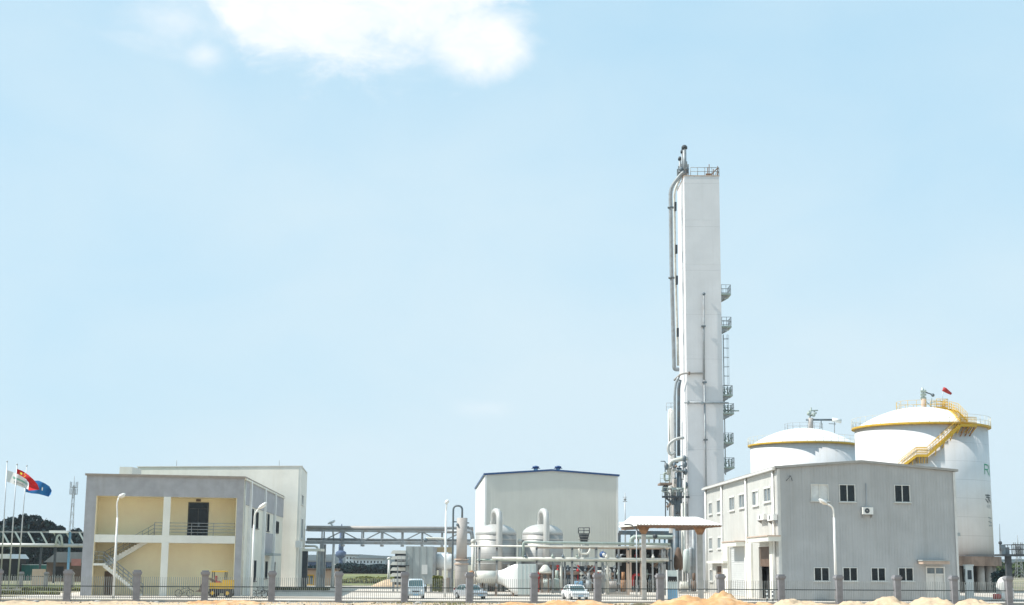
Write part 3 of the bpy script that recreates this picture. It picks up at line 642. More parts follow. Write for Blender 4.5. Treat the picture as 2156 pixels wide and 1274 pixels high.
# side wall
ws = [(1493, 1057, 1500, 1084), (1510, 1051, 1521, 1081), (1536, 1045, 1547, 1076), (1556.5, 1039, 1568.5, 1071), (1584.5, 1032, 1598, 1066), (1608.5, 1025.5, 1623.5, 1058), (1493.5, 1131, 1500.5, 1158), (1511.5, 1130, 1521.5, 1156), (1495, 1198, 1502, 1225)]
wr = [fds.rect(*q) for q in ws]
sd1 = fds.rect(1537.5, 1152, 1568.5, 1250); sd2 = fds.rect(1598, 1151, 1623, 1250); sd3 = fds.rect(1508, 1192, 1525, 1245)
sd1, sd2, sd3 = [(a_[0], a_[1], 0, a_[3]) for a_ in (sd1, sd2, sd3)]
holes = wr+[sd1, sd2, sd3]; zS = zD-.18
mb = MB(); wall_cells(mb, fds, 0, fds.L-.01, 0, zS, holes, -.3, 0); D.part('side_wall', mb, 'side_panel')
mb = MB(); ribs(mb, fds, 0, fds.L, .05, zS-.3, holes, .6, .06, .03); D.part('wall_rib', mb, 'side_panel', stuff=True)
for i, r_ in enumerate(wr): window(D, fds, r_, 2, ['glass2', 'blind'] if i in (4, 7) else 'glass2', 'frame', .14, .02)
for px in (1488, 1522, 1573.5, 1631): 
    u = fds.hit(px, 1060)[0]; D.part('downpipe', MB().tube([fds.p(u, .1, .14), fds.p(u, zS-.1, .14)], .13, 8), 'white')
D.part('gutter', MB().bar(fds.p(-.1, zS+.02, .3), fds.p(fds.L+.1, zS+.02, .3), .3, .2), 'cladding_trim')
for (a_, b_, nm) in ((1520.5, 1561, 'left'), (1574, 1631, 'right')):
    ua, ub = fds.hit(a_, 1140, 1.2)[0], fds.hit(b_, 1140, .6)[0]; zc = fds.hit((a_+b_)/2, 1139 if nm == 'left' else 1128, 1.2)[1]
    D.part('porch_roof', MB().box(fds, ua, ub, zc-.55, zc-.1, .02, 1.2), 'whitewall', label=nm+' porch roof over the roller doors'); D.part('porch_edge', MB().box(fds, ua-.08, ub+.08, zc-.1, zc, .02, 1.3), 'peach')
for (a_, b_) in ((1526, 1536), (1572, 1586), (1625, 1632)):
    ua, ub = fds.hit(a_, 1200)[0], fds.hit(b_, 1200)[0]; D.part('porch_pier', MB().box(fds, ua, ub, 0, zc-.56, .02, .22), 'whitewall')
rs = D.part('roller_shutter', MB().box(fds, sd1[0], sd1[1], 0, sd1[3], -.22, -.15), 'shutter'); n_ = 22; mb = MB()
for k in range(n_): mb.box(fds, sd1[0]+.03, sd1[1]-.03, (k+.15)*sd1[3]/n_, (k+.8)*sd1[3]/n_, -.149, -.12)
D.part('slats', mb, 'shutter', parent=rs, stuff=True)
D.part('roller_shutter', MB().box(fds, sd2[0], sd2[1], sd2[3]*.62, sd2[3], -.22, -.15), 'brown', label='half raised brown shutter'); D.part('doorway', MB().box(fds, sd2[0], sd2[1], .0, sd2[3]*.62, -.9, -.8), 'dark')  # black sheet set back in the doorway stands in for the unlit interior
D.part('doorway', MB().box(fds, sd3[0], sd3[1], .0, sd3[3], -.25, -.15), 'brown', label='brownish side door')
q = fds.rect(1491, 1177, 1526, 1186, .5); D.part('door_canopy', MB().box(fds, q[0], q[1], q[2], q[2]+.25, .04, .7), 'whitewall', label='small canopy over the far side door')
aircon(fds, 1617, 1083, 1630, 1096, 'white air conditioner on the pale side wall beside the corner'); aircon(fds, 1596, 1083, 1609, 1095, 'dull air conditioner further back on the pale side wall')
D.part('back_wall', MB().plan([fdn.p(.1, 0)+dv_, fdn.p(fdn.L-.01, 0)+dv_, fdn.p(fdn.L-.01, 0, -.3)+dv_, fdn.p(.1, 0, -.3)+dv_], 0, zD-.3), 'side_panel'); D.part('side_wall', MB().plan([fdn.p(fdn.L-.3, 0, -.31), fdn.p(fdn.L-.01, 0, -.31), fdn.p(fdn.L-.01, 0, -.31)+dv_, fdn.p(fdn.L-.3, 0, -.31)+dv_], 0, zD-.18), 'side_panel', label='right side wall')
# striped bollards near roller door
b0 = T('bollard', 'short black and white bollard beside the raised brown shutter', 'bollard', (0, 0, 0), 'bollards by the roller doors')
b0.part('post', MB().tube([V((0, 0, 0)), V((0, 0, 1.05))], .09, 8), 'polewhite')
for z in (.15, .5, .85): b0.part('band', MB().tube([V((0, 0, z)), V((0, 0, z+.15))], .096, 8), 'darksteel')
b0.r.location = G(1615, 133); b0.copy(G(1627, 133), 'short black and white bollard nearest the corner of the grey building')
# ------------------------------------------------------------------ tower T
tA, tB = P(1443.5, 600, 200), P(1518, 600, 200); ft = F((tA.x, 200), (tB.x, 200)); zT = P(1478, 371, 200).z; TD = 8.5
Tw = T('distillation_tower', 'very tall white box-shaped tower with pipes and platforms', 'tower', (tA.x, 200, 0))
xa, xb = tA.x, tB.x
nb_ = 9
for k in range(nb_):
    Tw.part('casing_panel', MB().wbox(xa, xb, 200, 200+TD, zT*k/nb_+(.03 if k else 0), zT*(k+1)/nb_), 'towerpaint')
Tw.part('core', MB().wbox(xa+.02, xb-.02, 200.02, 200+TD-.02, .5, zT-.1), 'towerpaint')
Tw.part('roof_slab', MB().wbox(xa-.05, xb+.05, 199.95, 200.05+TD, zT+.002, zT+.12), 'peach')
zR = zT+.12
Tw.part('roof_railing', railing(None, [V((xa+.9, 200.05, zR)), V((xb, 200.05, zR)), V((xb, 200+TD, zR)), V((xa, 200+TD, zR))], 1.15, .045, 1.0, 2), 'steel')
# stacks on top
for (px, y0, y1, r_, YY, cap) in ((1441, 366, 310, .27, 202, 1.55), (1431.5, 372, 334, .17, 204, 1.6), (1436, 372, 319, .12, 203, 1.9)):
    a_, b_ = P(px, y0+6, YY), P(px, y1, YY); a_.x = b_.x
    st = Tw.part('vent_stack', MB().tube([a_, b_], r_, 10), 'greypipe'); Tw.part('stack_cap', MB().lathe(b_, [(r_*cap, -.25), (r_*cap, .05), (r_*.9, .28)], 12), 'darksteel', parent=st)
mb = MB()
for px, y0, y1 in ((1429, 372, 350), (1446, 368, 340), (1449, 368, 346), (1434, 372, 345), (1426.5, 376, 356)): 
    a_ = P(px, y0, 203); mb.bar(a_, (a_.x, a_.y, P(px, y1, 203).z), .16)
Tw.part('stack_frame', mb, 'steel')
Tw.part('valve_cluster', MB().sphere(P(1434, 357, 202), .35).sphere(P(1446, 356, 202), .32).tube([P(1428, 362, 202), P(1450, 362, 202)], .2, 8), 'darkpipe')
mb = MB()
for px, y1 in ((1490, 352), (1493, 346), (1502, 356), (1511, 350)): mb.bar(P(px, 370, 200.5), P(px, y1, 200.5), .1)
mb.bar(P(1499, 366, 200.5), P(1511, 354, 200.5), .14).bar(P(1486, 367, 200.4), P(1500, 367, 200.4), .2)
Tw.part('davit', mb, 'orange')
# long pipes on the left side
x1 = P(1413, 500, 202.5)
Tw.part('riser_pipe', MB().tube(bend([P(1441, 362, 201.5), P(1434, 367, 201.8), P(1411.5, 396, 202.5), P(1413.5, 560, 202.5), P(1419.5, 778, 202.5), P(1430, 778, 202.5)], 1.0), .27, 10), 'greypipe')
Tw.part('riser_pipe', MB().tube(bend([P(1436, 366, 203.5), P(1419.5, 402, 203.5), P(1421.5, 560, 203.5), P(1426, 700, 203.5), P(1428, 770, 203.5)], 1.0), .17, 8), 'whitepipe')
for px, y in ((1422, 435), (1424, 525), (1425, 590), (1427, 700)): 
    Tw.part('pipe_bracket', MB().bar(P(px, y-9, 203), P(px, y+9, 203), .28, .5), 'darksteel')
for y in (437, 585): Tw.part('pipe_flange', MB().tube([P(1412+(y-437)*.012, y-1.5, 202.5), P(1412+(y-437)*.012, y+1.5, 202.5)], .45, 10), 'darkpipe')
# front pipes
q = lambda px, py, d=.35: P(px, py, 200-d)
Tw.part('front_pipe', MB().tube([q(1482, 622), q(1483, 800)], .09, 8).tube([q(1479.5, 630), q(1480.5, 800)], .04, 6), 'greypipe')
Tw.part('front_pipe', MB().tube([q(1483, 800), q(1487.5, 1100)], .13, 8), 'greypipe')
Tw.part('pipe_tip', MB().sphere(q(1482, 619), .22, 8, 6), 'darkpipe')
for px, y in ((1481.5, 687), (1484, 805), (1486, 926)): Tw.part('pipe_clamp', MB().bar(q(px-5, y), q(px+4, y), .3, .22), 'darkpipe')
Tw.part('front_pipe', MB().tube(bend([q(1420, 800, -3), q(1433, 788, 0.3), q(1443, 785.5), q(1481, 786)], .5), .15, 8), 'beigejacket'); Tw.part('pipe_clamp', MB().bar(q(1449.5, 786), q(1452.5, 786), .45, .4), 'rust')
Tw.part('front_pipe', MB().tube([q(1441, 847.5, .5), q(1534, 848.5, .5)], .13, 8), 'greypipe')
for px in (1449, 1478): Tw.part('pipe_clamp', MB().bar(q(px, 845, .5), q(px, 851.5, .5), .2, .3), 'greypipe')
# right platforms
for (y, pw, hi) in ((622, 22, 1), (690, 22, 1), (834, 22, 1), (872, 24, 0), (934, 22, 1), (986, 23, 1)):
    a_ = P(1520+(y-600)*.023, y, 201); wd = pw*201/FPX; z = a_.z
    pl = Tw.part('access_platform', MB().wbox(xb+.02, xb+wd, 200.4, 203.4, z-.05, z+.2), 'greenpipe')
    for y_ in (200.6, 203.2): Tw.part('bracket', MB().prism(F((0, y_), (1, y_)), [(xb+.02, z-.12), (xb+wd*.9, z-.12), (xb+.02, z-.8)], -.15, 0), 'steel', parent=pl)
    Tw.part('railing', railing(None, [V((xb+.1, 200.45, z+.25)), V((xb+wd-.04, 200.45, z+.25)), V((xb+wd-.04, 203.35, z+.25)), V((xb+.1, 203.35, z+.25))], 1.15, .035, .7, 2), 'steel', parent=pl)
    if y > 800:
        for k in range(5): mb = MB(); mb.sphere(V((xb+.3+k*.22, 200.9+(k % 2)*.8, z+.45+.25*(k % 3))), .16, 7, 5); mb.tube([V((xb+.3+k*.22, 200.9+(k % 2)*.8, z+.2)), V((xb+.3+k*.22, 200.9+(k % 2)*.8, z+1.3))], .05, 5); Tw.part('valve', mb, 'greenpipe', parent=pl)
Tw.part('side_pipe', MB().tube([P(1528, 865, 200.9), P(1556, 865, 200.9)], .09, 6), 'greenpipe')
mb = MB(); xl = xb+.45; zlo, zhi = P(1530, 1000, 202).z, P(1530, 705, 202).z
for dy in (0, .5): mb.tube([V((xl, 201.6+dy, zlo)), V((xl, 201.6+dy, zhi))], .035, 5)
z = zlo
while z < zhi: mb.tube([V((xl, 201.6, z)), V((xl, 202.1, z))], .02, 4); z += .35
lad = Tw.part('ladder', mb, 'steel')
mb = MB(); z = P(1530, 812, 202).z
while z < zhi:
    ring = [V((xl+.75*math.sin(a_), 201.85+.45*math.cos(a_), z)) for a_ in np.linspace(0, math.pi, 9)]; mb.tube(ring, .03, 4); z += 1.3
for a_ in (.8, 1.57, 2.3): mb.tube([V((xl+.75*math.sin(a_), 201.85+.45*math.cos(a_), P(1530, 812, 202).z)), V((xl+.75*math.sin(a_), 201.85+.45*math.cos(a_), zhi))], .018, 4)
Tw.part('ladder_cage', mb, 'steel', parent=lad)
# lower left pipework
def tpipe(pts, r_, m, Y=201.5, lab=None, nm='riser_pipe', bn=.6): return Tw.part(nm, MB().tube(bend([P(a_, b_, Y if len(c_) == 0 else c_[0]) for a_, b_, *c_ in pts], bn), r_, 10), m)
tpipe([(1430, 792), (1423, 806), (1420.5, 830), (1421, 965), (1427, 975)], .17, 'greypipe', 200.8)
tpipe([(1432, 800), (1429, 815), (1429, 960)], .23, 'darkpipe', 201.5)
tpipe([(1409, 862), (1410, 940)], .10, 'whitepipe', 203)
tpipe([(1440, 922), (1425, 923), (1407, 935), (1407, 950), (1412, 958), (1422, 952)], .2, 'jacket', 200)
tpipe([(1447, 965), (1425, 968), (1410, 973), (1408, 1000)], .30, 'whitepipe', 200)
tpipe([(1430, 985), (1431, 1120)], .36, 'darkpipe', 200.3)
tpipe([(1416, 1050), (1426, 1060), (1427, 1180)], .5, 'darkpipe', 200.8)
tpipe([(1411, 975), (1409, 1012), (1399, 1012), (1398, 996), (1405, 996)], .13, 'greenpipe', 200.6)
tpipe([(1420, 1010), (1418, 1180)], .32, 'beigejacket', 202)
tpipe([(1436, 1060), (1438, 1200)], .20, 'whitepipe', 199.6)
tpipe([(1442, 1000), (1442, 1240)], .14, 'whitepipe', 199.5)
tpipe([(1402, 1017), (1403, 1044)], .3, 'greypipe', 201)
tpipe([(1416, 990), (1440, 992)], .16, 'whitepipe', 200)
tpipe([(1414, 1030), (1442, 1030)], .2, 'boxgreen', 200)
for px, y in ((1441, 966), (1442, 978), (1443, 993), (1444, 1022), (1403, 982), (1398, 1030), (1420, 980)): Tw.part('valve', MB().sphere(P(px, y, 199.8), .3, 8, 6, (1, 1, 1.6)), 'darkpipe')
for (pa, pb, y) in ((1390, 1415, 1017), (1394, 1450, 1045)):
    a_, b_ = P(pa, y, 199.6), P(pb, y, 199.6)
    pl = Tw.part('access_platform', MB().wbox(a_.x, b_.x if pb < 1430 else xa+.1, 199.4, 199.9 if pb > 1430 else 203, a_.z-.2, a_.z+.05), 'rust' if pb < 1430 else 'darksteel')
    Tw.part('railing', railing(None, [V((a_.x, 199.45, a_.z+.05)), V((b_.x-.2 if pb < 1430 else xa, 199.45, a_.z+.05))], 1.1, .03, .7, 2), 'greenpipe', parent=pl)
tpipe([(1400, 1046), (1418, 1062)], .15, 'darkpipe', 200)
random.seed(31)
for k in range(20):
    px = random.uniform(1400, 1441); y0 = random.uniform(960, 1060); ln = random.uniform(15, 60); sg = random.choice((-1, 1)); m_ = random.choice(['greypipe', 'darkpipe', 'whitepipe', 'beigejacket', 'greenpipe', 'steel'])
    tpipe([(px, y0+ln), (px, y0), (px+sg*random.uniform(4, 10), y0)], random.uniform(.04, .10), m_, random.uniform(199.4, 203), bn=.15)
    if k % 2: Tw.part('valve', MB().sphere(P(px, y0+ln*.5, 199.6), .2, 7, 5).tube([P(px-2.5, y0+ln*.5, 199.4), P(px+2.5, y0+ln*.5, 199.4)], .07, 5), random.choice(['darkpipe', 'rust', 'steel', 'darksteel']))
# slim white secondary vessel behind left
p = P(1413, 900, 206); Tw2 = T('insulated_column', 'slim white column standing at the left of the tall tower', 'column', (p.x, 206, 0))
Tw2.part('shell', MB().lathe((p.x, 206, 0), [(.45, 0), (.45, P(1413, 872, 206).z), (.35, P(1413, 864, 206).z), (.1, P(1413, 860, 206).z)], 16), 'white')
Tw2.part('railing', railing(None, [V((p.x-.7, 205.4, P(1413, 866, 206).z)), V((p.x+.6, 205.4, P(1413, 866, 206).z))], 1.1, .03, .6, 2), 'steel')

# ------------------------------------------------------------------ storage tanks
def tank(cpx, Yc, Rr, zr, lab, main):
    c = G(cpx, Yc); c.z = 0
    t = T('storage_tank', lab, 'storage tank', c, 'white domed storage tanks on piles'); zb_ = 4.6
    t.part('shell', MB().lathe(c, [(Rr, zb_), (Rr, zr)], 96), 'tankwhite')
    dome = [(Rr*math.cos(a_)*1.0, zr+.02+2.9*math.sin(a_)*1.0) for a_ in np.linspace(0, math.pi/2*.97, 14)]
    dome = [(Rr*(1-k/14), zr+.02+2.9*(1-(1-k/14)**2)) for k in range(14)]
    t.part('dome_roof', MB().lathe(c, dome, 96), 'domewhite')
    t.part('base_slab', MB().lathe(c, [(Rr+.9, zb_-1.2), (Rr+.9, zb_-.002)], 64, False), 'rust')
    t.part('rim_walkway', MB().lathe(c, [(Rr+.02, zr-.2), (Rr+.42, zr-.12), (Rr+.42, zr+.08), (Rr+.02, zr+.08)], 96, False), 'yellow')
    mb = MB()
    for k in range(44):
        a_ = 2*math.pi*k/44; q = c+V(((Rr+.38)*math.cos(a_), (Rr+.38)*math.sin(a_), zr)); mb.tube([q, q+up*1.25], .03, 4)
    for h_ in (.65, 1.25): mb.tube([c+V(((Rr+.38)*math.cos(a_), (Rr+.38)*math.sin(a_), zr+h_)) for a_ in np.linspace(0, 2*math.pi, 65)], .022, 4, False)
    t.part('rim_railing', mb, mat('faded_yellow', (.62, .60, .50), .5), )
    for k in range(24):
        a_ = 2*math.pi*(k+.5)/24; q = c+V(((Rr-.3)*math.cos(a_), (Rr-.3)*math.sin(a_), 0)); t.part('pile', MB().tube([q, q+up*(zb_-1.2)], .5, 10), 'conc')
    for k in range(12):
        a_ = 2*math.pi*k/12; q = c+V(((Rr-3.2)*math.cos(a_), (Rr-3.2)*math.sin(a_), 0)); t.part('pile', MB().tube([q, q+up*(zb_-1.2)], .55, 8), 'conc')
    zt_ = zr+2.75
    mb = MB()
    for k in range(16):
        a_ = 2*math.pi*k/16; q = c+V((3.1*math.cos(a_), 3.1*math.sin(a_), zt_-.35)); mb.tube([q, q+up*1.2], .03, 4)
    for h_ in (.6, 1.2): mb.tube([c+V((3.1*math.cos(a_), 3.1*math.sin(a_), zt_-.35+h_)) for a_ in np.linspace(0, 2*math.pi, 33)], .02, 4, False)
    t.part('roof_railing', mb, 'yellow' if main else 'steel')
    return t, c, zt_
T1, c1_, zt1 = tank(1952, 200, 8.75, 21.7, 'largest white storage tank with yellow stair climbing its wall', True)
T2, c2_, zt2 = tank(1701, 242, 8.75, 22.6, 'farther white storage tank rising behind the pale side wall', False)
# top gear tank 1
yy = 200
def tg(t, pts, r_, m, Y, nm='vent_pipe', bn=.3): return t.part(nm, MB().tube(bend([P(a_, b_, Y) for a_, b_ in pts], bn) if len(pts) > 2 else [P(a_, b_, Y) for a_, b_ in pts], r_, 8), m)
tg(T1, [(1945, 868), (1945, 840)], .36, 'peach', 199, 'vent_stand'); tg(T1, [(1942, 842), (1942, 816)], .14, 'boxgreen', 199); tg(T1, [(1946, 842), (1946, 819)], .14, 'boxgreen', 199)
for y in (824, 831, 838): T1.part('valve', MB().bar(P(1938, y, 199), P(1950, y, 199), .3, .25), 'greenpipe')
tg(T1, [(1949, 826), (1963, 831)], .09, 'darkpipe', 199, 'jib_arm'); T1.part('hoist', MB().sphere(P(1964, 832, 199), .25, 8, 6), 'darkpipe')
for a_, b_ in (((1950, 845), (1965, 862)), ((1952, 850), (1976, 845)), ((1960, 866), (1962, 838)), ((1970, 866), (1971, 842))): tg(T1, [a_, b_], .04, 'greenpipe', 199, 'brace')
mbk = MB().wbox(P(1912, 860, 199).x, P(1922, 860, 199).x, 198.6, 199.4, P(1916, 862, 199).z, P(1916, 860, 199).z); T1.part('hatch', mbk, 'yellow')
mb = MB(); a_ = P(1968, 861, 199); b_ = P(1992, 861, 199)
pl = T1.part('top_platform', MB().wbox(a_.x, b_.x, 198, 201, a_.z-.1, a_.z+.15), 'yellow')
T1.part('railing', railing(None, [V((a_.x, 198.05, a_.z+.15)), V((b_.x, 198.05, a_.z+.15)), V((b_.x, 200.95, a_.z+.15)), V((a_.x, 200.95, a_.z+.15))], 1.1, .035, .5, 3), 'yellow', parent=pl)
# windsock
wp = P(1984, 862, 199.5); W = T('windsock', 'red windsock flying above the largest tank', 'windsock', wp)
W.part('pole', MB().tube([wp, P(1985, 818, 199.5)], .03, 6), 'polegrey'); W.part('sock', MB().tube([P(1985.5, 819, 199.5), P(1990, 821, 199.5), P(1997, 826, 199.5), P(2003, 829.5, 199.5)], [.30, .32, .24, .16], 10), 'red')
# yellow stairs
def cyl(th, z, r_): return c1_+V((r_*math.sin(th), -r_*math.cos(th), z))
def ang(px, py):
    # angle on the cylinder of radius 9.3 that shows at this pixel
    r_ = ray(px, py); c = V((0, 0, H)); ox, oy = -c1_.x, -c1_.y; A_ = r_.x**2+1; B_ = 2*(ox*r_.x+oy); C_ = ox*ox+oy*oy-9.25**2
    disc = max(B_*B_-4*A_*C_, 0); t_ = (-B_-math.sqrt(disc))/(2*A_); q = c+r_*t_; return math.atan2(q.x-c1_.x, -(q.y-c1_.y)), q.z
St = T('tank_stair', 'yellow zigzag stair wrapped round the wall of the largest tank', 'stair', c1_+V((0, 0, 12)))
def yflight(pa, pb, nm):
    (a0, z0), (a1, z1) = ang(*pa), ang(*pb); n = 24; outer = []; inner = []; mb = MB()
    for k in range(n+1):
        t_ = k/n; th, z = a0+(a1-a0)*t_, z0+(z1-z0)*t_; inner.append(cyl(th, z, 8.85)); outer.append(cyl(th, z, 9.75))
    if abs(z1-z0) > .5:
        for k in range(n): 
            p_, q_ = inner[k], outer[k]; mb.bar(p_, q_, .3, .06)
        St.part('tread', mb, 'yellow', stuff=True)
    else: St.part('landing_deck', MB().add([p_ for pr in zip(inner, outer) for p_ in pr]+[p_-up*.12 for pr in zip(inner, outer) for p_ in pr], [(2*k, 2*k+2, 2*k+3, 2*k+1) for k in range(n)]+[(2*k+1, 2*k+3, 2*k+3+2*n+2, 2*k+1+2*n+2) for k in range(n)]+[(2*k+2*n+2, 2*k+1+2*n+2, 2*k+3+2*n+2, 2*k+2+2*n+2) for k in range(n)]), 'yellow')
    for L_ in (inner, outer):
        mb = MB()
        for p_, q_ in zip(L_, L_[1:]): mb.bar(p_, q_, .05, .32)
        St.part('stringer', mb, 'yellow')
    mb = MB()
    for h_ in (.4, .75, 1.1): mb.tube([p_+up*h_ for p_ in outer], .035, 5, False)
    mb.tube([p_+up*1.1 for p_ in inner], .03, 5, False)
    for k in range(0, n+1, 2): mb.tube([outer[k], outer[k]+up*1.1], .03, 5)
    St.part('handrail', mb, 'yellow')
    for k in range(0, n+1, 6): St.part('bracket', MB().bar(outer[k]-up*.1, inner[k]-up*.9, .1), 'yellow')
yflight((2018, 897), (1952, 960), 'a'); yflight((1952, 960), (1930, 960), 'b'); yflight((1930, 960), (1895, 988), 'c'); yflight((2050, 897), (2018, 896), 'd')
# upper flight over the dome
a_ = cyl(ang(2030, 895)[0], 21.9, 9.3); b_ = P(1993, 862, 199.4)
dv = (b_-a_); sd_ = V((-dv.y, dv.x, 0)).normalized()*.45
mid = a_.lerp(b_, .5)+up*.45
for s_ in (-1, 1):
    St.part('stringer', MB().bar(a_+sd_*s_, mid+sd_*s_, .06, .3).bar(mid+sd_*s_, b_+sd_*s_, .06, .3), 'yellow')
mb = MB()
for k in range(18):
    t_ = k/17; q_ = a_.lerp(mid, t_*2) if t_ < .5 else mid.lerp(b_, t_*2-1); mb.bar(q_-sd_, q_+sd_, .28, .05)
St.part('tread', mb, 'yellow', stuff=True); mb = MB()
for s_ in (-1, 1):
    for h_ in (.4, .75, 1.1): mb.tube([a_+sd_*s_+up*h_, mid+sd_*s_+up*h_, b_+sd_*s_+up*h_], .035, 5)
    for k in range(9):
        t_ = k/8; q_ = (a_.lerp(mid, t_*2) if t_ < .5 else mid.lerp(b_, t_*2-1))+sd_*s_; mb.tube([q_, q_+up*1.1], .03, 5)
St.part('handrail', mb, 'yellow')
for dx_, ys in ((0, 0),):
    for px in (2026, 2036, 2046): 
        th, z = ang(px, 900); St.part('bracket', MB().bar(cyl(th, z, 9.7), cyl(th, z-1.1, 8.8), .12), 'orange')
# tank 2 top gear
for pts, r_, m_ in (([(1707, 905), (1707, 880)], .42, 'beigejacket'), ([(1705, 882), (1708, 858)], .12, 'greenpipe'), ([(1697, 884), (1752, 884)], .16, 'darkpipe'), ([(1703, 865), (1722, 864)], .1, 'greenpipe'), ([(1706, 873), (1719, 869)], .2, 'boxgreen'), ([(1706, 876), (1713, 873), (1715, 866)], .1, 'darkpipe'), ([(1752, 884), (1771, 887)], .34, 'white'), ([(1729, 884), (1729, 902)], .08, 'steel'), ([(1757, 886), (1757, 915)], .06, 'steel'), ([(1745, 892), (1760, 893)], .06, 'steel')):
    tg(T2, pts, r_, m_, 240.5)
T2.part('valve', MB().sphere(P(1703, 871, 240.5), .35, 8, 6).sphere(P(1713, 874, 240.5), .3, 8, 6), 'greenpipe')
# lettering painted on tank 1
def glyph(strokes, px, py0, py1, m, th_w, nm='letter_mark', lab=None):
    th0, z1 = ang(px, py0); _, z0 = ang(px, py1); h_ = z1-z0; th0 *= 1; mb = MB()
    for (x0, y0, x1, y1) in strokes:
        n = 5; wv = .13*h_
        pts = [(th0+(x0+(x1-x0)*k/n-.5)*th_w, z0+(y0+(y1-y0)*k/n)*h_) for k in range(n+1)]
        dx, dy = (x1-x0)*th_w*8.8, (y1-y0)*h_; l_ = math.hypot(dx, dy) or 1; nx, ny = -dy/l_*wv/2, dx/l_*wv/2
        vv = []
        for a2, z2 in pts:
            for s_ in (-1, 1): vv.append(cyl(a2+s_*nx/8.8, z2+s_*ny, 8.775))
        mb.add(vv, [(2*k, 2*k+2, 2*k+3, 2*k+1) for k in range(n)])
    T1.part(nm, mb, m, label=lab)
M['greenpaint'] = mat('green_lettering', (.01, .30, .16), .5); M['blackpaint'] = mat('black_lettering', (.05, .07, .08), .5)
glyph([(0, 0, 0, 1), (0, 1, .6, .95), (.6, .95, .8, .75), (.8, .75, .6, .5), (.6, .5, 0, .48), (.35, .5, .85, 0)], 2086, 978, 999, 'greenpaint', .22, lab='green letter on the right limb of the tank')
glyph([(.1, 0, .1, 1)], 2091.2, 978, 1003, 'greenpaint', .12)
glyph([(0, .85, .9, .85), (.45, 1, .4, 0), (0, .45, .35, .1), (.5, .5, .95, .2), (.1, .65, .9, .6), (.6, .4, .9, 0)], 2088.5, 1040, 1060, 'blackpaint', .24, lab='black character under the green letter')
glyph([(0, .9, .9, .9), (0, .5, .9, .5), (.1, .1, .9, .1), (0, 0, 0, .9)], 2090.5, 1063, 1070, 'greypipe', .2)
glyph([(0, 1, .9, .9), (.4, .9, .4, 0), (0, .5, .9, .4), (.1, 0, .9, 0)], 2093, 1090, 1107, 'greypipe', .2)
th, z = ang(2020, 1126); mb = MB().bar(cyl(th-.03, z, 8.8), cyl(th+.04, z+.05, 8.8), .08, .42); T1.part('name_plate', mb, 'boxgrey')
# platform right of tank 1
c = G(2127, 172)
SP = T('steel_platform', 'dark railed steel platform on a single post right of the tanks', 'platform', c)
a_, b_ = P(2104, 1169, 172), P(2151, 1169, 172); SP.part('deck', MB().wbox(a_.x, b_.x, 171, 174, a_.z-.12, a_.z+.12), 'darksteel')
SP.part('post', MB().wbox(c.x-.3, c.x+.3, 171.8, 172.4, 0, a_.z-.12), 'darksteel')
SP.part('railing', railing(None, [V((a_.x+1.2, 171.1, a_.z+.12)), V((b_.x, 171.1, a_.z+.12)), V((b_.x, 173.9, a_.z+.12)), V((a_.x+1.2, 173.9, a_.z+.12))], 1.1, .045, .45, 2), 'darksteel')
SP.part('equipment_box', MB().wbox(a_.x, a_.x+.5, 171.2, 171.9, a_.z+.12, a_.z+1.2).wbox(a_.x+.6, a_.x+1.0, 171.4, 171.9, a_.z+.12, a_.z+.9), 'darkpipe')
SP.part('antenna', MB().tube([P(2106, 1160, 171.5), P(2104.5, 1103, 171.5)], [.06, .02], 5), 'darksteel'); SP.part('antenna_head', MB().sphere(P(2106, 1143, 171.5), .22, 8, 6), 'darksteel')
# odd things beyond the fence, right
p = G(2042, 150); PU = T('white_dispenser', 'white upright dispenser with dark opening standing before the tank piles', 'dispenser', p); z = P(2042, 1192, 150).z
PU.part('cabinet', MB().wbox(p.x-.38, p.x+.38, 149.7, 150.3, .0, z), 'white'); PU.part('opening', MB().wbox(p.x-.2, p.x+.2, 149.66, 149.699, z-1.3, z-.4), 'darksteel'); PU.part('hose', MB().tube(bend([V((p.x-.45, 149.8, z-.3)), V((p.x-.6, 149.6, z-1.4)), V((p.x-.45, 149.7, z-1.8))], .3), .04, 6), 'tyre')
PU.part('cap', MB().wbox(p.x-.46, p.x+.46, 149.62, 150.38, z+.001, z+.15), 'cladding_trim')
p = G(2103, 145); PC = T('pump_unit', 'small red and white pump unit on the ground left of the last pillar', 'pump', p)
PC.part('motor', MB().tube([p+V((-.5, 0, .45)), p+V((.15, 0, .45))], .26, 12), 'red'); PC.part('casing', MB().sphere(p+V((.45, 0, .45)), .32), 'white'); PC.part('base', MB().wbox(p.x-.7, p.x+.8, p.y-.3, p.y+.3, 0, .15), 'conc')
p = G(2114, 160); 
single('white_tarpaulin', MB().sphere((p.x, 160, .9), .9, 14, 9, (.9, .8, 1.5)).sphere((p.x+.4, 160.2, .5), .8, 12, 7, (1, 1, 1.2)), 'cladding_trim', 'pale covered mound behind the second pillar from the right', 'covered pile', p)

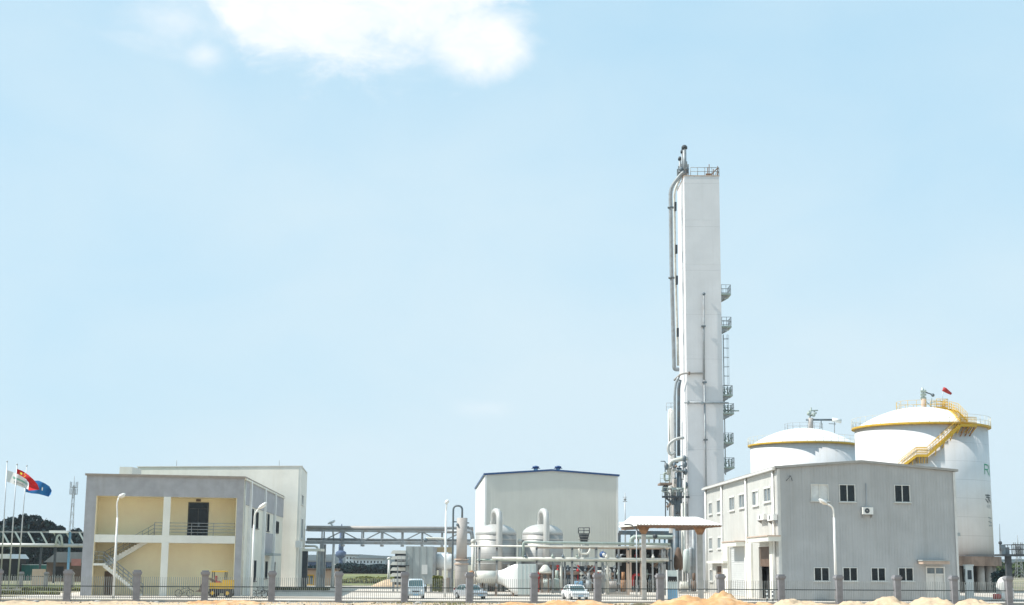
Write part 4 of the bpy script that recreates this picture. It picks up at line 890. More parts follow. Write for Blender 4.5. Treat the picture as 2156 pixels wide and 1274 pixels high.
# ------------------------------------------------------------------ vessels with domes
def vessel(cpx, Yc, lab):
    c = G(cpx, Yc); t = T('domed_vessel', lab, 'vessel', c, 'domed silver vessels in front of the hall'); Rv = 43*Yc/FPX*.985
    zs_ = P(cpx, 1125, Yc).z; zt_ = P(cpx, 1103.5, Yc).z
    t.part('shell', MB().lathe(c, [(Rv, 1.3), (Rv, zs_)], 40), 'insul')
    t.part('dome', MB().lathe(c, [(Rv*math.cos(a_), zs_+(zt_-zs_)*math.sin(a_)) for a_ in np.linspace(0, 1.53, 10)], 40), 'jacket')
    t.part('bottom_cone', MB().lathe(c, [(.5, .5), (Rv*.6, .95), (Rv, 1.3)], 40), 'jacket')
    for k in range(8):
        a_ = math.pi/4*k+.3; q = c+V((Rv*.9*math.cos(a_), Rv*.9*math.sin(a_), 0)); t.part('leg', MB().bar(q, q+up*1.5, .22), 'steel')
    for z in (zs_, zs_-.62, 3.2, 2.2): t.part('band', MB().lathe(c, [(Rv+.004, z-.05), (Rv+.03, z-.05), (Rv+.03, z+.05), (Rv+.004, z+.05)], 40, False), 'jacket')
    px0 = cpx-5; 
    a_ = P(cpx-3.5, 1112, Yc); 
    t.part('outlet_pipe', MB().tube(bend([P(cpx-3.5, 1110, Yc), P(cpx-3.5, 1076, Yc-.3), P(cpx+8.5, 1077, Yc-2.4), P(cpx+8.5, 1120, Yc-2.7), P(cpx+8.5, 1200, Yc-2.7)], 1.1, 6), [.40]*26 if False else .36, 14), 'jacket')
    t.part('nozzle', MB().lathe(V((a_.x, a_.y, 0)), [(.42, P(cpx, 1110, Yc).z), (.42, P(cpx, 1099, Yc).z), (.36, P(cpx, 1096, Yc).z)], 14), 'jacket')
    sx = c.x-Rv-.25; t.part('side_pipe', MB().tube([V((sx, Yc-.8, .2)), V((sx, Yc-.8, zs_-.9))], .2, 10).sphere(V((sx, Yc-.8, zs_-.85)), .3, 10, 7), 'whitepipe')
    return t
vessel(1043, 175, 'left silver domed vessel with a bent pipe on top'); vessel(1142, 175, 'right silver domed vessel with a bent pipe on top')
# plain dark panel in the gap between the vessels
p = P(1096, 1160, 178); single('dark_panel', MB().wbox(p.x-.25, p.x+.35, 177.8, 178.1, 0, P(1096, 1150, 178).z), 'darksteel', 'tall dark panel in the gap between the two domed vessels', 'cabinet', (p.x, 178, 0))
# ------------------------------------------------------------------ pipe bridge between B and centre (Y 196)
YB = 196
def vx(px, py, Y): return P(px, py, Y)
Bdg = T('pipe_bridge', 'grey steel truss bridge carrying pipes from the tall block to the vessels', 'pipe bridge', G(760, YB))
a_, b_ = P(644, 1115, YB), P(996, 1119.5, YB); zt_ = (a_.z+b_.z)/2; z1_ = (P(644, 1142, YB).z+P(996, 1146, YB).z)/2; zt_ = P(800, 1117.5, YB).z; z1_ = P(800, 1143, YB).z
for dy in (0, 2.2):
    Bdg.part('chord', MB().bar((a_.x, YB+dy, zt_), (b_.x, YB+dy, zt_-.08), .22, .24), 'steel'); Bdg.part('chord', MB().bar((a_.x, YB+dy, z1_), (b_.x, YB+dy, z1_), .25, .36), 'steel')
xs_ = [P(px, 1130, YB).x for px in (678, 720, 762, 803, 846, 888, 930, 972)]
for i, x in enumerate(xs_):
    for dy in (0, 2.2): Bdg.part('post', MB().bar((x, YB+dy, z1_+.2), (x, YB+dy, zt_-.15), .16), 'steel')
    Bdg.part('cross_beam', MB().bar((x, YB-.3, z1_-.35), (x, YB+2.5, z1_-.35), .25), 'steel')
    if i < len(xs_)-1:
        hi_first = i % 2; za_, zb2 = (zt_-.15, z1_+.2) if hi_first else (z1_+.2, zt_-.15)
        Bdg.part('brace', MB().bar((x+.1, YB, za_), (xs_[i+1]-.1, YB, zb2), .15), 'steel')
Bdg.part('pipe', MB().tube([(a_.x, YB+.7, zt_+.32), (b_.x, YB+.7, zt_+.32)], .3, 12), 'beigejacket'); Bdg.part('pipe', MB().tube([(a_.x, YB+1.3, z1_+.4), (b_.x, YB+1.3, z1_+.4)], .18, 8), 'greypipe'); Bdg.part('pipe', MB().tube([(a_.x, YB+1.8, zt_+.3), (b_.x, YB+1.8, zt_+.3)], .14, 8), 'whitepipe')
for px in (677, 947):
    x = P(px, 1180, YB).x; 
    for dy in (0, 2.2): Bdg.part('column', MB().bar((x, YB+dy, 0), (x, YB+dy, z1_-.22), .5 if px < 700 else .45), 'steel')
x = P(670, 1150, YB).x; Bdg.part('pipe', MB().tube(bend([(a_.x, YB-.4, z1_-.5), (x, YB-.4, z1_-.5), (x, YB-.4, 0)], .5), .14, 8), 'whitepipe')
# elbow box around px 893-940, y 1133-1142
Bdg.part('pipe', MB().tube(bend([P(893, 1140, 194), P(897, 1133, 194), P(936, 1134, 194), P(938, 1146, 194)], .2), .14, 8), 'whitepipe'); Bdg.part('valve', MB().sphere(P(896, 1137, 194), .3, 8, 6), 'darkpipe')
Bdg.part('pipe', MB().tube(bend([P(940, 1119, 194.5), P(993, 1119, 194.5), P(996, 1145, 194.5)], .4), .25, 8), 'greypipe')
# hut
a_, b_ = G(637, 208), G(705, 208); zt_ = P(670, 1201, 208).z
Hu = T('hut', 'low peach-coloured hut with dark roof under the pipe bridge', 'hut', a_)
fh = F(a_, b_); wv = fh.rect(641, 1210, 661, 1232)
mb = MB(); wall_cells(mb, fh, 0, fh.L, 0, zt_, [wv], -.25, 0); mb.box(fh, 0, .25, 0, zt_, -4, -.25).box(fh, fh.L-.25, fh.L, 0, zt_, -4, -.25).box(fh, 0.25, fh.L-.25, 0, zt_, -4, -3.75); Hu.part('wall', mb, 'peach')
Hu.part('roof', MB().box(fh, -.2, fh.L+.2, zt_, zt_+.25, -4.3, .4), 'brown'); window(Hu, fh, wv, 2, 'glass2', 'yellow', .12)
# ------------------------------------------------------------------ filter house
YF = 166
a_, b_ = G(853, YF), G(910, YF); ff = F(a_, b_); zf_ = P(880, 1150.5, YF).z; zfb = P(880, 1231, YF).z
Fh = T('filter_house', 'grey air filter house with tiers of louvred hoods at its left', 'filter house', a_)
Fh.part('casing', MB().box(ff, 0, ff.L, .9, zf_, -3.5, 0), 'boxgrey'); Fh.part('end_frame', MB().box(ff, ff.L+.003, ff.L+.3, .8, zf_-.1, -3.6, .08), 'steel')
for u in (.05, ff.L*.33, ff.L*.66, ff.L-.3):
    Fh.part('leg', MB().box(ff, u, u+.25, 0, .9, -.3, -.05), 'steel'); Fh.part('leg', MB().box(ff, u, u+.25, 0, .9, -3.4, -3.1), 'steel')
for u in (ff.L*.25, ff.L*.5, ff.L*.75): Fh.part('joint', MB().box(ff, u, u+.05, .9, zf_, .002, .03), 'steel')
mb = MB()
hr = ff.rect(888, 1189, 900, 1209); Fh.part('hatch', MB().box(ff, *hr, .002, .06), 'cladding_trim')
ul = ff.hit(822, 1180)[0]
for k in range(6):
    z = 1.1+k*(zf_-1.3)/6; Fh.part('louvre_hood', MB().prism(ff, [(ul, z), (-.01, z), (-.01, z+.36), (ul+.25, z+.36)], -3.2, .25), 'hallwall'); Fh.part('filter_bank', MB().box(ff, ul+.5, -.02, z-.30, z-.003, -3.0, 0), 'darksteel')
Fh.part('frame', MB().box(ff, ul+.3, ul+.45, 0, 1.1, -.2, 0).box(ff, -.3, -.12, 0, 1.1, -.2, 0).box(ff, -.3, -.12, 0, 1.1, -3.2, -3), 'steel')
pl = Fh.part('platform', MB().box(ff, ff.hit(838, 1190)[0], ff.hit(862, 1190)[0], ff.hit(850, 1190)[1]-.1, ff.hit(850, 1190)[1], .16, 1.1), 'darksteel')
z_ = ff.hit(850, 1190)[1]; Fh.part('railing', railing(None, [ff.p(ff.hit(838, 1190)[0], z_, 1.05), ff.p(ff.hit(862, 1190)[0], z_, 1.05)], 1.0, .03, .4, 2), 'steel', parent=pl)
Fh.part('platform_leg', MB().bar(ff.p(ff.hit(839, 1190)[0], 0, 1.0), ff.p(ff.hit(839, 1190)[0], z_-.1, 1.0), .1).bar(ff.p(ff.hit(861, 1190)[0], 0, 1.0), ff.p(ff.hit(861, 1190)[0], z_-.1, 1.0), .1), 'steel')
# white horizontal cylinder (silencer)
a_, b_ = P(915, 1183, 168), P(960, 1184, 168)
Cy = T('horizontal_drum', 'white horizontal drum between filter house and beige column', 'drum', (a_.x, 168, 0)); r_ = 17*168/FPX
Cy.part('shell', MB().tube([a_, b_], r_, 24), 'domewhite'); Cy.part('end_ring', MB().tube([a_-V((.25, 0, 0)), a_], r_*1.06, 24), 'darksteel')
for x in (a_.x+.5, b_.x-.6): Cy.part('saddle', MB().wbox(x, x+.3, 167.4, 168.6, 0, a_.z-r_*.8), 'beigejacket')
Cy.part('support_block', MB().wbox(a_.x+.9, b_.x-.7, 167.5, 168.5, 0, 1.6), 'peach')
a_, b_ = P(914, 1152, 171), P(955, 1163, 171); single('ochre_panel', MB().wbox(a_.x, b_.x, 170.5, 171.5, b_.z, a_.z).wbox(a_.x+.1, a_.x+.3, 170.9, 171.1, 0, b_.z).wbox(b_.x-.3, b_.x-.1, 170.9, 171.1, 0, b_.z), mat('ochre', (.42, .33, .20), .7), 'ochre box on legs above the white horizontal drum', 'equipment box', (a_.x, 171, 0))
# beige column with loop pipe
c = G(968, 151); zt_ = P(972.5, 1090.5, 151).z; c.x = P(972.5, 1130, 151).x; zmid = P(972, 1177, 151).z
Bc = T('beige_column', 'slender beige insulated column with an inverted U pipe on top', 'column', c)
Bc.part('upper_shell', MB().lathe(c, [(.54, zmid), (.54, zt_)], 24), 'beigejacket'); Bc.part('lower_shell', MB().lathe(c, [(.66, 0), (.66, zmid-.6), (.58, zmid)], 24), 'beigejacket')
for z in (zmid-.1, zmid-.55): Bc.part('flange', MB().lathe(c, [(.75, z), (.75, z+.12)], 24, False), 'peach')
x0 = P(954, 1100, 151).x; zu = P(962, 1065, 151).z
Bc.part('loop_pipe', MB().tube(bend([(c.x, 151, zt_-.1), (c.x, 151, zu), (x0, 151, zu), (x0, 151, .4)], .45, 6), .10, 10), 'darkpipe'); Bc.part('nozzle', MB().bar((x0, 151, zt_-.4), (c.x-.4, 151, zt_-.4), .12).sphere((c.x-.45, 150.6, zt_-.7), .15, 8, 6), 'darkpipe')
for dz in (.5, .9): Bc.part('nozzle', MB().tube([(c.x+.5, 151, zt_-dz), (c.x+.72, 151, zt_-dz)], .06, 6), 'darkpipe')
# intake duct: cylinder, flare, box
c = P(1000, 1216, 150)
Du = T('intake_duct', 'white horizontal intake duct flaring into a pale green box', 'duct', (P(1060, 1200, 150).x, 150, 0)); zc_ = P(1020, 1215, 150).z
xA, xB, xC, xD = P(998, 1215, 150).x, P(1048, 1215, 150).x, P(1090, 1215, 150).x, P(1128, 1215, 150).x; zt_ = P(1110, 1187.5, 150).z; zb2 = .18
Du.part('pipe', MB().tube([(xA, 150.8, zc_), (xB, 150.8, zc_)], .62, 24), 'whitepipe')
for x in (xA+.05, xB-.12): Du.part('flange', MB().tube([(x, 150.8, zc_), (x+.1, 150.8, zc_)], .70, 24), 'beigejacket')
ringA = [(0, math.cos(a_), math.sin(a_)) for a_ in np.linspace(0, 2*math.pi, 33)[:-1]]; vv = []; hz_ = (zt_-zb2)/2; zm_ = (zt_+zb2)/2
for k in range(7):
    t_ = k/6; e = t_*t_*(3-2*t_)
    for _, cy_, sz_ in ringA:
        m_ = max(abs(cy_), abs(sz_)); sqy, sqz = cy_/m_, sz_/m_
        vv.append((xB+(xC-xB)*t_, 150.8+(.64*cy_*(1-e)+sqy*1.2*e), (zc_+.64*sz_)*(1-e)+(zm_+sqz*hz_)*e))
Du.part('flare', MB().add(vv, [(i*32+k, i*32+(k+1) % 32, (i+1)*32+(k+1) % 32, (i+1)*32+k) for i in range(6) for k in range(32)], True), 'domewhite')
Du.part('box', MB().wbox(xC+.003, xD, 149.6, 152, zb2, zt_), 'boxgreen')
for x in np.linspace(xC+.35, xD-.3, 4): Du.part('joint', MB().wbox(x, x+.05, 149.57, 149.599, zb2, zt_), 'cladding_trim')
for x in (xA+.6, xB-.3, xC-.6): Du.part('saddle', MB().wbox(x, x+.25, 150.2, 151.4, 0, .95 if x < xB else .5), 'rust')
Du.part('plinth', MB().wbox(xC, xD, 149.7, 151.9, 0, .17), 'conc')
Du.part('valve', MB().sphere(P(993, 1207, 149.5), .28, 10, 7), 'orange')
# ------------------------------------------------------------------ front pipe rack (Y 160)
YR = 160
Rk = T('pipe_rack', 'long low pipe rack running before the domed vessels to the shelter', 'pipe rack', G(1200, YR))
z1, z2, z3 = P(1200, 1144.5, YR).z, P(1200, 1151, YR).z, P(1200, 1177, YR).z
X = lambda px, Y=YR: P(px, 1180, Y).x
Rk.part('pipe', MB().tube(bend([(X(1101), YR, z3), (X(1102), YR, z1+.05), (X(1108), YR, z1+.1), (X(1412), YR, z1)], .8, 6), .14, 8), 'greenpipe')
Rk.part('pipe', MB().tube([(X(988), YR+.3, z2), (X(1414), YR+.3, z2)], .10, 8), 'whitepipe'); Rk.part('pipe', MB().tube([(X(1130), YR+.7, z2-.05), (X(1410), YR+.7, z2-.05)], .16, 8), 'peach')
Rk.part('pipe', MB().tube([(X(1036), YR, z3), (X(1408), YR, z3)], .17, 8), 'whitepipe'); Rk.part('pipe', MB().tube([(X(1004), YR+.4, z3-.18), (X(1400), YR+.4, z3-.18)], .12, 8), 'greenpipe'); Rk.part('pipe', MB().tube([(X(1040), YR+.9, z3-.1), (X(1400), YR+.9, z3-.1)], .2, 8), 'darkpipe')
for px in (1009, 1046, 1130, 1205, 1256, 1323, 1352, 1400):
    for dy in (.1, 1.4): Rk.part('column', MB().bar((X(px), YR+dy, 0), (X(px), YR+dy, z2-.12), .2), 'steel' if px not in (1323, 1352) else 'peach')
    for z in (z2-.25, z3-.36): Rk.part('cross_beam', MB().bar((X(px), YR-.2, z), (X(px), YR+1.6, z), .16), 'darksteel')
Rk.part('brace', MB().bar((X(1210), YR+.1, 3.2), (X(1254), YR+.1, .9), .12), 'steel'); Rk.part('brace', MB().bar((X(1254), YR+.14, 3.2), (X(1210), YR+.14, .9), .12), 'steel')
Rk.part('pipe', MB().tube(bend([(X(1218), YR-.2, z2-.2), (X(1222), YR-.2, z2-.75), (X(1238), YR-.2, z2-.75), (X(1243), YR-.2, z2-.2)], .25), .11, 8), 'whitepipe')
for px in (1106, 1163, 1185, 1215, 1277, 1300, 1375): Rk.part('valve', MB().sphere((X(px), YR-.05, z3+.25), .17, 8, 6).tube([(X(px), YR-.05, z3), (X(px), YR-.05, z3+.55)], .06, 6), random.choice(['whitepipe', 'darkpipe', 'greenpipe']))
for px in (1008, 1165, 1182, 1190, 1270, 1280, 1390):
    Rk.part('drop_pipe', MB().tube([(X(px), YR+.9, .1), (X(px), YR+.9, z3)], .1+.05*random.random(), 8), random.choice(['whitepipe', 'greypipe', 'beigejacket']))
# second higher rack towards the tower
R2 = T('pipe_gantry', 'dark steel gantry with green pipes between the hall and the tall tower', 'pipe rack', G(1360, 190)); Y2 = 190
zz = [P(1350, y, Y2).z for y in (1100, 1122, 1131)]; X2 = lambda px: P(px, 1130, Y2).x
R2.part('pipe', MB().tube([(X2(1303), Y2, zz[0]-.3), (X2(1408), Y2, zz[0]-.3)], .35, 10), 'boxgreen'); R2.part('beam', MB().bar((X2(1303), Y2, zz[1]), (X2(1408), Y2, zz[1]), .4, .5), 'darkpipe')
R2.part('pipe', MB().tube(bend([(X2(1328), Y2-.5, P(1, 1148, Y2).z), (X2(1328), Y2-.5, zz[2]), (X2(1420), Y2-.5, zz[2]), (X2(1428), Y2-.5, zz[2]+.6)], .7, 5), .28, 10), 'greenpipe')
R2.part('valve', MB().sphere((X2(1378), Y2-.7, zz[2]+.1), .32, 8, 6), 'darksteel'); R2.part('pipe', MB().tube([(X2(1360), Y2-1, zz[2]-1.1), (X2(1404), Y2-1, zz[2]-1.0)], .3, 10), 'domewhite')
for px in (1304, 1330, 1409, 1414):
    R2.part('column', MB().bar((X2(px), Y2, 0), (X2(px), Y2, zz[1]), .35), 'darkpipe')
for k in range(7): R2.part('small_pipe', MB().tube([(X2(1333+k*11), Y2-.2, zz[2]-.2), (X2(1333+k*11), Y2-.2, zz[2]-1.2)], .12, 6), random.choice(['whitepipe', 'bluelight', 'greypipe']))
# dark pump structure behind the rack
PS = T('pump_structure', 'dark open steel pump structure packed with valves behind the shelter column', 'steel structure', G(1355, 178)); X3 = lambda px: P(px, 1200, 178).x
zq = [P(1350, y, 178).z for y in (1153, 1180)]
PS.part('shade_backing', MB().wbox(X3(1300), X3(1412), 181, 181.3, 0, zq[0]), mat('interior_shade', (.03, .03, .03), .9)); PS.part('deck', MB().wbox(X3(1300), X3(1412), 176.6, 181, zq[1]-.1, zq[1]+.1), 'darksteel'); PS.part('roof_deck', MB().wbox(X3(1300), X3(1412), 176.6, 181, zq[0], zq[0]+.15), 'darkpipe')  # black backing sheet stands in for the shade inside the structure
for px in (1301, 1326, 1349, 1372, 1392, 1411): PS.part('column', MB().bar((X3(px), 176.8, 0), (X3(px), 176.8, zq[0]), .2), 'peach' if px in (1326, 1349) else 'steel')
random.seed(5)
for k in range(46):
    px = 1303+random.random()*106; lv = random.choice((0, 0, 1)); z = (.3+random.random()*1.9) if lv == 0 else zq[1]+.2+random.random()*1.0
    r_ = .1+random.random()*.2; x = X3(px); y = 177.2+random.random()*2.5; m_ = random.choice(['whitepipe', 'greypipe', 'darkpipe', 'beigejacket', 'rust', 'greenpipe', 'red'])
    if k % 3: PS.part('valve', MB().sphere((x, y, z), r_*.8, 8, 6).tube([(x, y, z-.5), (x, y, z+.5)], r_*.35, 6), m_)
    else: PS.part('pipe', MB().tube(bend([(x, y, z), (x+.8*random.choice((-1, 1)), y, z), (x+.8*random.choice((-1, 1)), y, max(.1, z-1.3))], .3), r_*.6, 8), m_)
# equipment between vessels and the pump structure
def pumpset(px, Y, s, m1, m2, lab, hood=False):
    p = G(px, Y); t = T('pump_set', lab, 'pump', p, 'pumps on skids under the pipe rack')
    t.part('skid', MB().wbox(p.x-1.1*s, p.x+1.1*s, Y-.5*s, Y+.5*s, 0, .25), 'conc'); t.part('motor', MB().tube([p+V((-.9*s, 0, .8*s)), p+V((-.05*s, 0, .8*s))], .42*s, 16), m1)
    t.part('coupling', MB().tube([p+V((-.05*s, 0, .8*s)), p+V((.3*s, 0, .8*s))], .2*s, 10), 'steel'); t.part('volute', MB().tube([p+V((.3*s, 0, .8*s)), p+V((.75*s, 0, .8*s))], .55*s, 18), m2)
    t.part('outlet', MB().tube([p+V((.55*s, 0, 1.2*s)), p+V((.55*s, 0, 2.1*s))], .16*s, 10), m2); t.part('foot', MB().wbox(p.x-.8*s, p.x-.2*s, Y-.3*s, Y+.3*s, .25, .5*s), 'steel')
    for k in range(5): t.part('cooling_fin', MB().tube([p+V((-.85*s+k*.16*s, 0, .8*s)), p+V((-.81*s+k*.16*s, 0, .8*s))], .46*s, 16), m1)
pumpset(1300, 163, 1.15, 'beigejacket', 'orange', 'pump with rusty orange motor right of the fifth rack column'); pumpset(1160, 170, 1.2, 'boxgreen', 'greenpipe', 'pale green pump below the right domed vessel')
pumpset(1228, 168, 1.1, 'bluelight', 'greypipe', 'bluish pump behind the crossed rack braces'); pumpset(1095, 170, .9, 'red', 'rust', 'red pump partly behind the pale green duct box'); pumpset(1450, 170, 1.1, 'whitepipe', 'brown', 'brown pump between the terminal and the right shelter column')
random.seed(11)
Mn = T('pipe_manifold', 'cluster of red and rusty valves on a manifold behind the duct', 'manifold', G(1160, 172)); X4 = lambda px: P(px, 1200, 172).x
Mn.part('header', MB().tube([(X4(1060), 172, 2.2), (X4(1250), 172, 2.2)], .2, 10), 'rust'); Mn.part('header', MB().tube([(X4(1140), 172.6, 1.4), (X4(1300), 172.6, 1.4)], .16, 10), 'greypipe')
for px in range(1064, 1300, 7):
    x = X4(px)+random.uniform(-.1, .1); z = random.choice((2.2, 1.4)); m_ = random.choice(['red', 'rust', 'whitepipe', 'greypipe', 'darkpipe', 'beigejacket', 'brown', 'darkpipe'])
    Mn.part('valve', MB().tube([(x, 172, .05), (x, 172, z+.6)], .07, 6).sphere((x, 172, z+.3), .18, 8, 6).tube([(x, 171.7, z+.75), (x, 172.3, z+.75)], .17, 10), m_)
cc_ = P(1148, 1200, 169); Cn = T('conical_filter', 'small white conical filter below the right domed vessel', 'filter', (cc_.x, 169, 0))
zq1, zq2 = P(1148, 1190, 169).z, P(1148, 1207, 169).z; Cn.part('cone', MB().lathe((cc_.x, 169, 0), [(.7, zq2), (.72, zq2+.3), (.25, zq1), (.1, zq1+.05)], 18), 'whitepipe')
for k in range(4): 
    a_ = k*math.pi/2+.6; Cn.part('leg', MB().bar((cc_.x+.5*math.cos(a_), 169+.5*math.sin(a_), 0), (cc_.x+.5*math.cos(a_), 169+.5*math.sin(a_), zq2), .1), 'rust')
# plain dark box behind the crossed braces of the rack
p = G(1228, 172.5); single('dark_box', MB().wbox(X4(1215), X4(1252), 173.5, 174.4, .2, 3.0), 'darksteel', 'large dark box behind the crossed braces of the rack', 'cabinet', p)
random.seed(21)
for gi, (pa, pb_, Yg, lab) in enumerate(((1004, 1090, 177.5, 'dark piping cluster at the foot of the left domed vessel'), (1100, 1200, 178, 'dark piping cluster at the foot of the right domed vessel'), (1188, 1300, 181, 'dark piping cluster against the lower wall of the hall'))):
    Pg = T('piping_cluster', lab, 'piping', G((pa+pb_)/2, Yg), 'piping clusters behind the pipe rack'); Xg = lambda px: P(px, 1200, Yg).x
    Pg.part('shade_sheet', MB().wbox(Xg(pa), Xg(pb_), Yg+.6, Yg+.8, .1, 2.9), 'darksteel')  # solid dark sheet painted as the shadows between the pipes
    for k in range(26):
        x = Xg(random.uniform(pa+2, pb_-2)); y = Yg-random.uniform(0, 2.5); z = random.uniform(.4, 3.0); r_ = random.uniform(.07, .22); sg = random.choice((-1, 1)); m_ = random.choice(['greypipe', 'darkpipe', 'darkpipe', 'rust', 'beigejacket', 'whitepipe', 'brown', 'steel'])
        Pg.part('pipe', MB().tube(bend([(x, y, .02), (x, y, z), (x+sg*random.uniform(.4, 1.6), y, z)], .25), r_, 8), m_)
        if k % 2: Pg.part('valve', MB().sphere((x, y-.1, z*.6), r_*1.6, 8, 6).tube([(x, y-.45, z*.6), (x, y, z*.6)], .05, 5).tube([(x, y-.47, z*.6), (x, y-.43, z*.6)], .2, 10), random.choice(['red', 'darkpipe', 'steel', 'rust', 'bluelight']))
# white dome camera / pressure ball at px 1268,1166
p = P(1269, 1168, 166); Pb = T('pressure_ball', 'dark ball with white front hanging between the two rack pipes', 'instrument', p); Pb.part('ball', MB().sphere(p, .38, 14, 9), 'blue'); Pb.part('face', MB().sphere(p+V((.08, -.22, 0)), .22, 12, 8), 'domewhite'); Pb.part('stem', MB().tube([p, (p.x, p.y, z2)], .04, 6), 'steel')
# tower-base gear
def vcone(px, Y, y0, y1, r0, r1, m, lab):
    c = G(px, Y); t = T('process_vessel', lab, 'vessel', c, 'small vessels at the foot of the tall tower'); za_, zb3 = P(px, y1, Y).z, P(px, y0, Y).z
    t.part('shell', MB().lathe(c, [(r0*.5, za_-.3), (r0, za_), (r0, za_+(zb3-za_)*.5), (r1, zb3), (r1*.5, zb3+.2)], 16), m)
    for k in range(3): a_ = k*2.1+.4; t.part('leg', MB().bar((c.x+r0*.7*math.cos(a_), Y+r0*.7*math.sin(a_), 0), (c.x+r0*.7*math.cos(a_), Y+r0*.7*math.sin(a_), za_+.1), .14), 'steel')
vcone(1429, 180, 1156, 1196, .55, .25, 'brown', 'rusty brown bottle-shaped vessel at the foot of the tower'); vcone(1446, 182, 1160, 1202, .42, .36, 'boxgreen', 'slim pale green vessel right of the rusty one'); vcone(1456, 185, 1156, 1215, .35, .35, 'greypipe', 'slim grey vessel nearest the right shelter column')
for px, m_, r_ in ((1424, 'darkpipe', .4), (1432, 'greypipe', .22), (1441, 'whitepipe', .18), (1462, 'greypipe', .25)):
    p = G(px, 188); single('standpipe', MB().tube([p, V((p.x, 188, P(px, 1115, 188).z))], r_, 10), m_, {1424: 'dark thick standpipe below the tower pipes', 1432: 'grey standpipe left of centre at the tower foot', 1441: 'thin white standpipe at the tower foot', 1462: 'light grey standpipe left of the right shelter column'}[px], 'pipe', p, 'standpipes at the tower foot')
# ------------------------------------------------------------------ shelter canopy
YS = 138
Sh = T('shelter', 'weighbridge shelter with white corrugated roof on two columns', 'shelter', G(1410, YS))
A1, A2 = P(1341, 1102.5, YS), P(1520, 1106.5, YS); zE = (A1.z+A2.z)/2; zRd = P(1400, 1088.5, YS+3.2).z; RL, RR = P(1327, 1088, YS+3.2).x, P(1466, 1087, YS+3.2).x; BL = P(1303, 1091, YS+6.4).x; BR = P(1480, 1091, YS+6.4).x
e1, e2, r1_, r2_, k1, k2 = V((A1.x, YS, zE)), V((A2.x, YS, zE)), V((RL, YS+3.2, zRd)), V((RR, YS+3.2, zRd)), V((BL, YS+6.4, zE)), V((BR, YS+6.4, zE))
def sheet(name, a_, b_, c_, d_, n):   # corrugated sheet between edge a-b (eave) and d-c (ridge)
    vv = []; m_ = n*4
    for i in range(m_+1):
        t_ = i/m_; o_ = .05*math.sin(t_*n*2*math.pi); vv += [a_.lerp(b_, t_)+up*o_, d_.lerp(c_, t_)+up*o_, a_.lerp(b_, t_)+up*(o_-.03), d_.lerp(c_, t_)+up*(o_-.03)]
    f_ = []
    for i in range(m_): k = 4*i; f_ += [(k, k+4, k+5, k+1), (k+2, k+3, k+7, k+6), (k, k+2, k+6, k+4), (k+1, k+5, k+7, k+3)]
    Sh.part(name, MB().add(vv, f_), 'roof')
sheet('roof_sheet', e1, e2, r2_, r1_, 26); sheet('roof_sheet', k2, k1, r1_, r2_, 26); sheet('roof_sheet', e2, k2, r2_+V((.01, 0, 0)), r2_, 9)
Sh.part('gable_board', MB().add([e1, k1, r1_, e1-up*.15, k1-up*.15], [(0, 1, 2), (0, 3, 4, 1)]), 'whitewall')
for y_ in (.15, 3.2, 6.2):
    f_ = y_/6.4; Sh.part('purlin', MB().bar(e1.lerp(k1, f_)-up*.14+V((.1, 0, 0)), e2.lerp(k2, f_)-up*.14, .1, .12), 'orange')
for k in range(12):
    t_ = (k+.5)/12; Sh.part('rafter', MB().bar(e1.lerp(e2, t_)-up*.17, k1.lerp(k2, t_)-up*.17, .07, .08), 'rust')
Sh.part('gutter', MB().bar(e1-up*.1-V((0, .08, 0)), e2-up*.08-V((0, .08, 0)), .08, .09), 'rust')
for px, wd in ((1355.5, .24), (1474, .28)):
    x = P(px, 1180, YS+.8).x
    cm = Sh.part('column', MB().wbox(x-wd*.8, x+wd*.8, YS+.5, YS+1.0, 0, zE-.9), 'conc'); Sh.part('column_head', MB().prism(F((0, YS+.5), (1, YS+.5)), [(x-wd*.8, zE-.895), (x+wd*.8, zE-.895), (x+.6, zE-.22), (x-.6, zE-.22)], -.5, 0), 'orange', parent=cm)
    x2 = x-1.2; Sh.part('beam', MB().bar((x, YS+.7, zE-.3), (x-1.6, YS+6.0, zE-.3), .2, .25), 'rust')
Sh.part('overflow_pipe', MB().tube(bend([P(1315, 1104, YS+2), P(1331, 1105, YS+1.5), P(1345, 1121, YS+.8), P(1351, 1124, YS+.7)], .3), .07, 6), 'darksteel')
# terminal kiosk
p = G(1415.5, 137); zt_ = P(1415, 1201, 137).z; Kt = T('weighbridge_terminal', 'blue and white upright terminal box with black screen under the shelter', 'terminal', p)
Kt.part('cabinet', MB().wbox(p.x-.45, p.x+.45, 136.7, 137.3, 1.0, zt_), 'boxgreen'); Kt.part('base', MB().wbox(p.x-.45, p.x+.45, 136.7, 137.3, 0, .998), 'bluelight'); Kt.part('screen', MB().wbox(p.x-.4, p.x+.4, 136.67, 136.699, zt_-1.0, zt_-.55), 'dark'); Kt.part('frame', MB().wbox(p.x-.52, p.x-.452, 136.65, 137.35, 0, zt_+.04).wbox(p.x+.452, p.x+.52, 136.65, 137.35, 0, zt_+.04), 'white')
